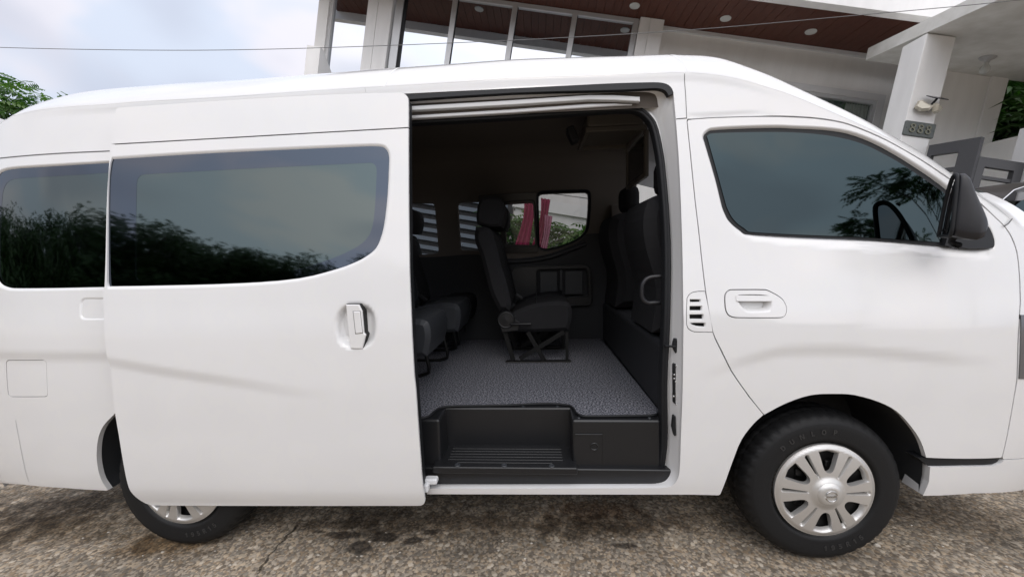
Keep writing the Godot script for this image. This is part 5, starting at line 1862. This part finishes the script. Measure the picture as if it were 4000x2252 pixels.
	for pc in Geometry2D.clip_polygons(d_out, band):
		var lower_half := Geometry2D.is_point_in_polygon(BOWL, pc)
		panel(m, pc, [d_hole] if lower_half else [], dsk, 0.0, 0.012, 0.0125)
	lip(m, d_hole, d_win, dsk, 0.0, -0.007)
	part("skin", m, M.paint, door)
	m = MB.new()
	panel(m, MB.inset(d_out, 0.006), [], func(x, y): return skin0(x, y) + DOOR_OFF, -0.030, 0.040, 0.08, true, true)
	seam(m, P([-3.132, 1.922, -1.772, 1.939]), dsk, -0.008, 0.03)
	part("inner_panel", m, M.rubber, door)
	m = MB.new()
	var d_clear := smooth(P([-2.997, 1.639, -3.004, 1.736, -3.001, 1.758, -2.987, 1.774, -2.962, 1.778, -2.443, 1.786, -1.95, 1.79, -1.925, 1.789, -1.909, 1.777, -1.903, 1.755, -1.904, 1.665, -1.908, 1.572, -1.916, 1.512, -1.931, 1.474, -1.961, 1.442, -2.027, 1.406, -2.138, 1.366, -2.306, 1.326, -2.533, 1.306, -2.765, 1.299, -2.93, 1.3, -2.967, 1.312, -2.976, 1.345, -2.985, 1.469]), 3)
	panel(m, d_win, [d_clear], func(x, y): return skin0(x, y) + DOOR_OFF, -0.006, 0.006, 0.05)
	part("window", m, M.frit, door)
	m = MB.new()
	panel(m, d_clear, [], func(x, y): return skin0(x, y) + DOOR_OFF, -0.0065, 0.005, 0.05)
	part("pane", m, M.glass, door)
	# handle
	var hz: float = skin0(BOWL.x, BOWL.y) + DOOR_OFF
	var h_out := P([-2.01, 1.191, -1.956, 1.19, -1.944, 1.162, -1.941, 1.072, -1.934, 1.063, -1.952, 1.005, -2.002, 1.006, -2.009, 1.134])
	m = MB.new()
	m.prism(MB.inset(h_out, -0.0022), hz - 0.03, hz + 0.002)
	part("handle_gap", m, M.dark_gap, door)
	m = MB.new()
	m.prism(h_out, hz - 0.02, hz + 0.012, 0.003)
	part("handle", m, M.paint, door)
	var h_in := P([-1.98, 1.162, -1.951, 1.163, -1.946, 1.072, -1.975, 1.069])
	m = MB.new()
	m.prism(MB.inset(h_in, -0.0018), hz, hz + 0.0124)
	part("handle_gap", m, M.joint, door)
	m = MB.new()
	m.prism(rnd(h_in, 0.004), hz, hz + 0.0155, 0.003)
	part("handle_button", m, M.paint, door)
	# ----- front door
	var fd := holder("front_door", van)
	var f_out := P([-0.284, 0.69, -0.348, 0.772, -0.422, 0.881, -0.467, 0.972, -0.499, 1.045, -0.517, 1.171, -0.528, 1.309, -0.536, 1.462, -0.544, 1.596, -0.551, 1.786, -0.556, 1.933, -0.551, 1.942, -0.467, 1.945, -0.337, 1.944, -0.21, 1.94, -0.116, 1.933, -0.017, 1.921, 0.081, 1.898, 0.151, 1.867, 0.244, 1.816, 0.357, 1.737, 0.447, 1.665, 0.492, 1.63, 0.597, 1.539, 0.651, 1.487, 0.695, 1.444, 0.723, 1.398, 0.74, 1.339, 0.74, 1.252, 0.731, 1.146, 0.721, 1.092, 0.717, 0.976, 0.725, 0.83, 0.723, 0.75, 0.719, 0.599, 0.714, 0.488, 0.706, 0.483, 0.377, 0.502, 0.346, 0.574, 0.306, 0.633, 0.241, 0.703, 0.166, 0.745, 0.067, 0.775, -0.001, 0.78, -0.102, 0.775, -0.199, 0.74])
	f_out = smooth(f_out, 3)
	var f_win := smooth(P([-0.487, 1.845, -0.49, 1.866, -0.482, 1.88, -0.458, 1.894, -0.34, 1.897, -0.187, 1.894, -0.12, 1.888, 0.004, 1.876, 0.101, 1.856, 0.195, 1.813, 0.286, 1.753, 0.353, 1.701, 0.442, 1.628, 0.518, 1.555, 0.601, 1.465, 0.62, 1.438, 0.633, 1.397, 0.632, 1.372, 0.621, 1.36, 0.528, 1.361, 0.412, 1.376, 0.157, 1.404, -0.152, 1.425, -0.343, 1.442, -0.363, 1.458, -0.387, 1.477, -0.411, 1.504, -0.426, 1.541, -0.433, 1.567, -0.452, 1.679]), 3)
	var f_glass := smooth(P([-0.472, 1.852, -0.476, 1.869, -0.465, 1.878, -0.439, 1.881, -0.336, 1.88, -0.233, 1.877, -0.116, 1.87, 0.009, 1.853, 0.106, 1.828, 0.177, 1.798, 0.246, 1.755, 0.291, 1.724, 0.358, 1.67, 0.43, 1.611, 0.458, 1.586, 0.463, 1.54, 0.443, 1.456, 0.422, 1.388, 0.166, 1.413, -0.145, 1.435, -0.328, 1.451, -0.35, 1.468, -0.375, 1.488, -0.396, 1.516, -0.41, 1.548, -0.416, 1.567, -0.438, 1.68]), 3)
	var plate := smooth(P([-0.447, 1.163, -0.444, 1.194, -0.429, 1.21, -0.409, 1.212, -0.289, 1.21, -0.265, 1.2, -0.228, 1.175, -0.215, 1.152, -0.213, 1.127, -0.223, 1.106, -0.243, 1.101, -0.406, 1.103, -0.434, 1.111, -0.445, 1.131]), 3)
	m = MB.new()
	panel(m, f_out, [MB.inset(f_win, -0.012), MB.inset(plate, -0.004)], fsk, 0.0, 0.02, 0.02)
	lip(m, MB.inset(f_win, -0.012), f_win, fsk, 0.0, -0.012)
	part("skin", m, M.paint, fd)
	m = MB.new()
	panel(m, f_win, [], func(x, y): return skin(x, y), -0.013, 0.008, 0.03)
	part("window_seal", m, M.rubber, fd)
	m = MB.new()
	panel(m, f_glass, [], func(x, y): return skin0(x, y), -0.0085, 0.006, 0.05)
	part("window", m, M.glass_front, fd)
	m = MB.new()
	panel(m, MB.inset(plate, -0.012), [MB.inset(plate, 0.003)], sk, -0.016, 0.004, 0.05, false)
	part("handle_gap", m, M.dark_gap, fd)
	m = MB.new()
	var grip := smooth(P([-0.405, 1.168, -0.405, 1.183, -0.397, 1.194, -0.315, 1.194, -0.275, 1.189, -0.267, 1.181, -0.266, 1.144, -0.273, 1.127, -0.284, 1.121, -0.355, 1.119, -0.374, 1.125, -0.393, 1.146]), 3)
	var grip_in := PackedVector2Array()
	var gc := Vector2.ZERO
	for q in grip:
		gc += q / grip.size()
	for q in grip:
		grip_in.append(gc + (q - gc) * 0.72 + Vector2(0, 0.006))
	panel(m, plate, [grip], sk, 0.003, 0.01, 0.01)
	lip(m, grip, grip_in, sk, 0.003, -0.026, 6)
	panel(m, grip_in, [], sk, -0.026, 0.004, 0.02, false)
	part("handle_plate", m, M.paint, fd)
	m = MB.new()
	panel(m, rnd(P([-0.405, 1.192, -0.269, 1.188, -0.266, 1.166, -0.406, 1.168]), 0.006), [], sk, 0.006, 0.016, 0.01)
	part("handle", m, M.paint, fd)
	# side mirror on its black sail
	var mi := holder("side_mirror", van)
	m = MB.new()
	panel(m, smooth(P([0.422, 1.375, 0.455, 1.45, 0.533, 1.537, 0.573, 1.503, 0.601, 1.465, 0.62, 1.438, 0.633, 1.397, 0.632, 1.372, 0.621, 1.36, 0.527, 1.36]), 2), [], sk, 0.005, 0.02, 0.03)
	part("base", m, M.rubber, mi)
	# the face looks back and inwards, at the driver
	var mn := Vector3(-0.88, 0.05, -0.47).normalized()
	var mu := Vector3(-0.47, 0.0, 0.88).normalized()
	var fb := Transform3D(Basis(mu, mn.cross(mu).normalized(), mn), Vector3(0.342, 1.522, 0.05))
	var face := smooth(P([-0.062, -0.108, -0.046, 0.0, -0.026, 0.07, -0.004, 0.105, 0.02, 0.112, 0.036, 0.095, 0.046, 0.02, 0.054, -0.085, 0.044, -0.112]), 4)
	m = MB.new()
	rows = []
	for q in [[0.88, -0.004, 0.0], [0.98, 0.0, 0.0], [1.03, -0.012, 0.0], [1.06, -0.035, -0.004], [1.02, -0.062, -0.012], [0.85, -0.082, -0.02], [0.5, -0.092, -0.026], [0.0, -0.094, -0.03]]:
		var r := PackedVector3Array()
		for i in face.size() + 1:
			var p: Vector2 = face[i % face.size()] * q[0]
			r.append(fb * Vector3(p.x, p.y + q[2], q[1] * (1.0 - 0.55 * smoothstep(-0.06, 0.115, p.y))))
		rows.append(r)
	m.grid(rows, MB.area(face) < 0, true)
	part("housing", m, M.mirror_shell, mi)
	m = MB.new()
	var rim := []
	for q in face:
		rim.append(fb * Vector3(q.x * 1.02 - 0.004, q.y * 1.02, 0.006))
	m.tube(rim, 0.0065, 8, true)
	for q in [[-0.068, -0.09], [0.05, -0.09], [-0.05, 0.08]]:
		m.tube([fb * Vector3(q[0] * 0.9, q[1], 0.006), fb * Vector3(q[0] * 0.94, q[1] * 0.94, -0.01)], 0.005, 6)
	part("rim", m, M.rubber, mi)
	m = MB.new()
	m.xf = fb
	m.prism(MB.inset(face, 0.008), -0.016, -0.002)
	part("mirror", m, M.mirror_glass, mi)
	m = MB.new()
	m.tube([fb * Vector3(-0.05, -0.11, -0.03), fb * Vector3(-0.06, -0.135, -0.03), fb * Vector3(-0.03, -0.145, -0.04), fb * Vector3(-0.09, -0.15, -0.05)], 0.012, 8)
	part("arm", m, M.rubber, mi)
	# ----- bumper, sill strip, headlight
	m = MB.new()
	panel(m, cut(P([0.397, 0.459, 0.533, 0.457, 0.678, 0.448, 0.712, 0.457, 0.726, 0.47, 0.915, 0.452, 1.014, 0.27, 0.912, 0.291, 0.614, 0.323, 0.399, 0.321, 0.396, 0.324, 0.404, 0.39])), [], sk, 0.002, 0.10, 0.03)
	part("front_bumper", m, M.paint, van)
	m = MB.new()
	panel(m, smooth(P([0.349, 0.497, 0.38, 0.497, 0.526, 0.494, 0.712, 0.478, 0.706, 0.46, 0.682, 0.452, 0.533, 0.46, 0.397, 0.462, 0.384, 0.468]), 1), [], sk, -0.006, 0.06, 0.03)
	part("bumper_strip", m, M.rubber, van)
	m = MB.new()
	panel(m, cut(P([0.725, 1.089, 0.827, 1.086, 0.842, 0.817, 0.736, 0.826])), [], sk, 0.004, 0.01, 0.03)
	part("headlight", m, mat(Color(0.10, 0.10, 0.105), 0.15, 0.0, 0.8), van)
	# ----- underside, arches, wheels
	m = MB.new()
	slab(m, -3.9, 0.7, 0.30, 0.36, -1.45, -0.40); slab(m, -2.45, -0.50, 0.31, 0.37, -0.41, -0.09); slab(m, -2.45, -0.50, 0.31, 0.37, -1.80, -1.46); slab(m, -3.9, -3.4, 0.31, 0.37, -1.80, -0.12)
	slab(m, -3.6, -2.3, 0.86, 0.88, -1.8, -0.35)
	part("underbody", m, M.dark_gap, van)
	m = MB.new()
	var fa := arch_f.duplicate()
	fa.append_array(smooth(P([-0.284, 0.69, -0.199, 0.74, -0.102, 0.775, -0.001, 0.78, 0.067, 0.775, 0.166, 0.745, 0.241, 0.703, 0.306, 0.633, 0.346, 0.574, 0.38, 0.497, 0.396, 0.327]), 2, false))
	for ar in [fa, arch_back]:
		m = MB.new()
		rows = []
		for q in [[0.0, -0.018], [0.006, -0.03], [0.008, -0.10], [0.02, -0.42]]:
			var r := PackedVector3Array()
			for p in ar:
				var c := Vector2(0.0 if ar == fa else -2.94, 0.4)
				var pp: Vector2 = p + (p - c).normalized() * q[0]
				r.append(Vector3(pp.x, pp.y, skin0(pp.x, pp.y) + q[1]))
			rows.append(r)
		m.grid(rows)
		var c3 := Vector3(0.0 if ar == fa else -2.94, 0.4, -0.44)
		for i in ar.size() - 1:
			m.tri(c3, rows[3][i], rows[3][i + 1])
		part("arch_liner", m, M.liner, van)
	build_wheel(van, Vector3(0, 0.335, -0.045), 0.09 + PI / 2 - 0.12, "")
	build_wheel(van, Vector3(-2.94, 0.335, -0.045), 0.10 + PI / 2, "")
	for x in [0.0, -2.94]:
		m = MB.new()
		m.xf = Transform3D(Basis(Vector3.UP, PI), Vector3(x, 0.335, -1.83))
		m.lathe([[0.0, 0.0], [0.21, 0.0], [0.29, 0.008], [0.32, -0.02], [0.334, -0.06], [0.334, -0.15], [0.29, -0.19], [0.0, -0.19]], 40)
		part("wheel", m, M.tyre, van)

const SCREW := [-0.644, 0.897, -0.618, 0.716]

func setup():
	for i in range(0, FX.size(), 2):
		fx.append(FX[i]); fy.append(FX[i + 1])
	for i in range(0, SHELF.size(), 2):
		shelf_x.append(SHELF[i]); shelf_y.append(SHELF[i + 1])
	for i in range(0, DRIP.size(), 2):
		drip_x.append(DRIP[i]); drip_y.append(DRIP[i + 1])
	for i in 2500:
		prof_table.append(itp(PY, PZ, 0.1 + i * 0.001))

func _ready():
	var cam := Camera3D.new()
	cam.name = "camera"
	cam.transform = Transform3D(Basis(Vector3(0.98507, 0.16133, -0.06002), Vector3(-0.16621, 0.98216, -0.08792), Vector3(0.04476, 0.09658, 0.99432)), Vector3(-1.4576, 1.1326, 1.6619))
	cam.fov = 71.888
	cam.near = 0.05; cam.far = 900.0
	add_child(cam)
	var env := Environment.new()
	env.background_mode = Environment.BG_SKY
	var sky := Sky.new()
	var pano := PanoramaSkyMaterial.new()
	pano.panorama = make_sky()
	pano.energy_multiplier = 1.0
	sky.sky_material = pano
	env.sky = sky
	env.tonemap_mode = Environment.TONE_MAPPER_LINEAR
	env.tonemap_exposure = 1.08
	env.sdfgi_enabled = true; env.ssao_enabled = true; env.ssil_enabled = true
	var we := WorldEnvironment.new()
	we.name = "environment"
	we.environment = env
	add_child(we)
	var sun := DirectionalLight3D.new()
	sun.name = "sun"
	sun.light_energy = 0.16
	sun.light_color = Color(1.0, 0.97, 0.93)
	sun.light_angular_distance = 25.0
	sun.shadow_enabled = true
	sun.look_at_from_position(SUN_DIR * 20.0, Vector3.ZERO)
	add_child(sun)
	setup()
	make_materials()
	build_surroundings()
	build_van()
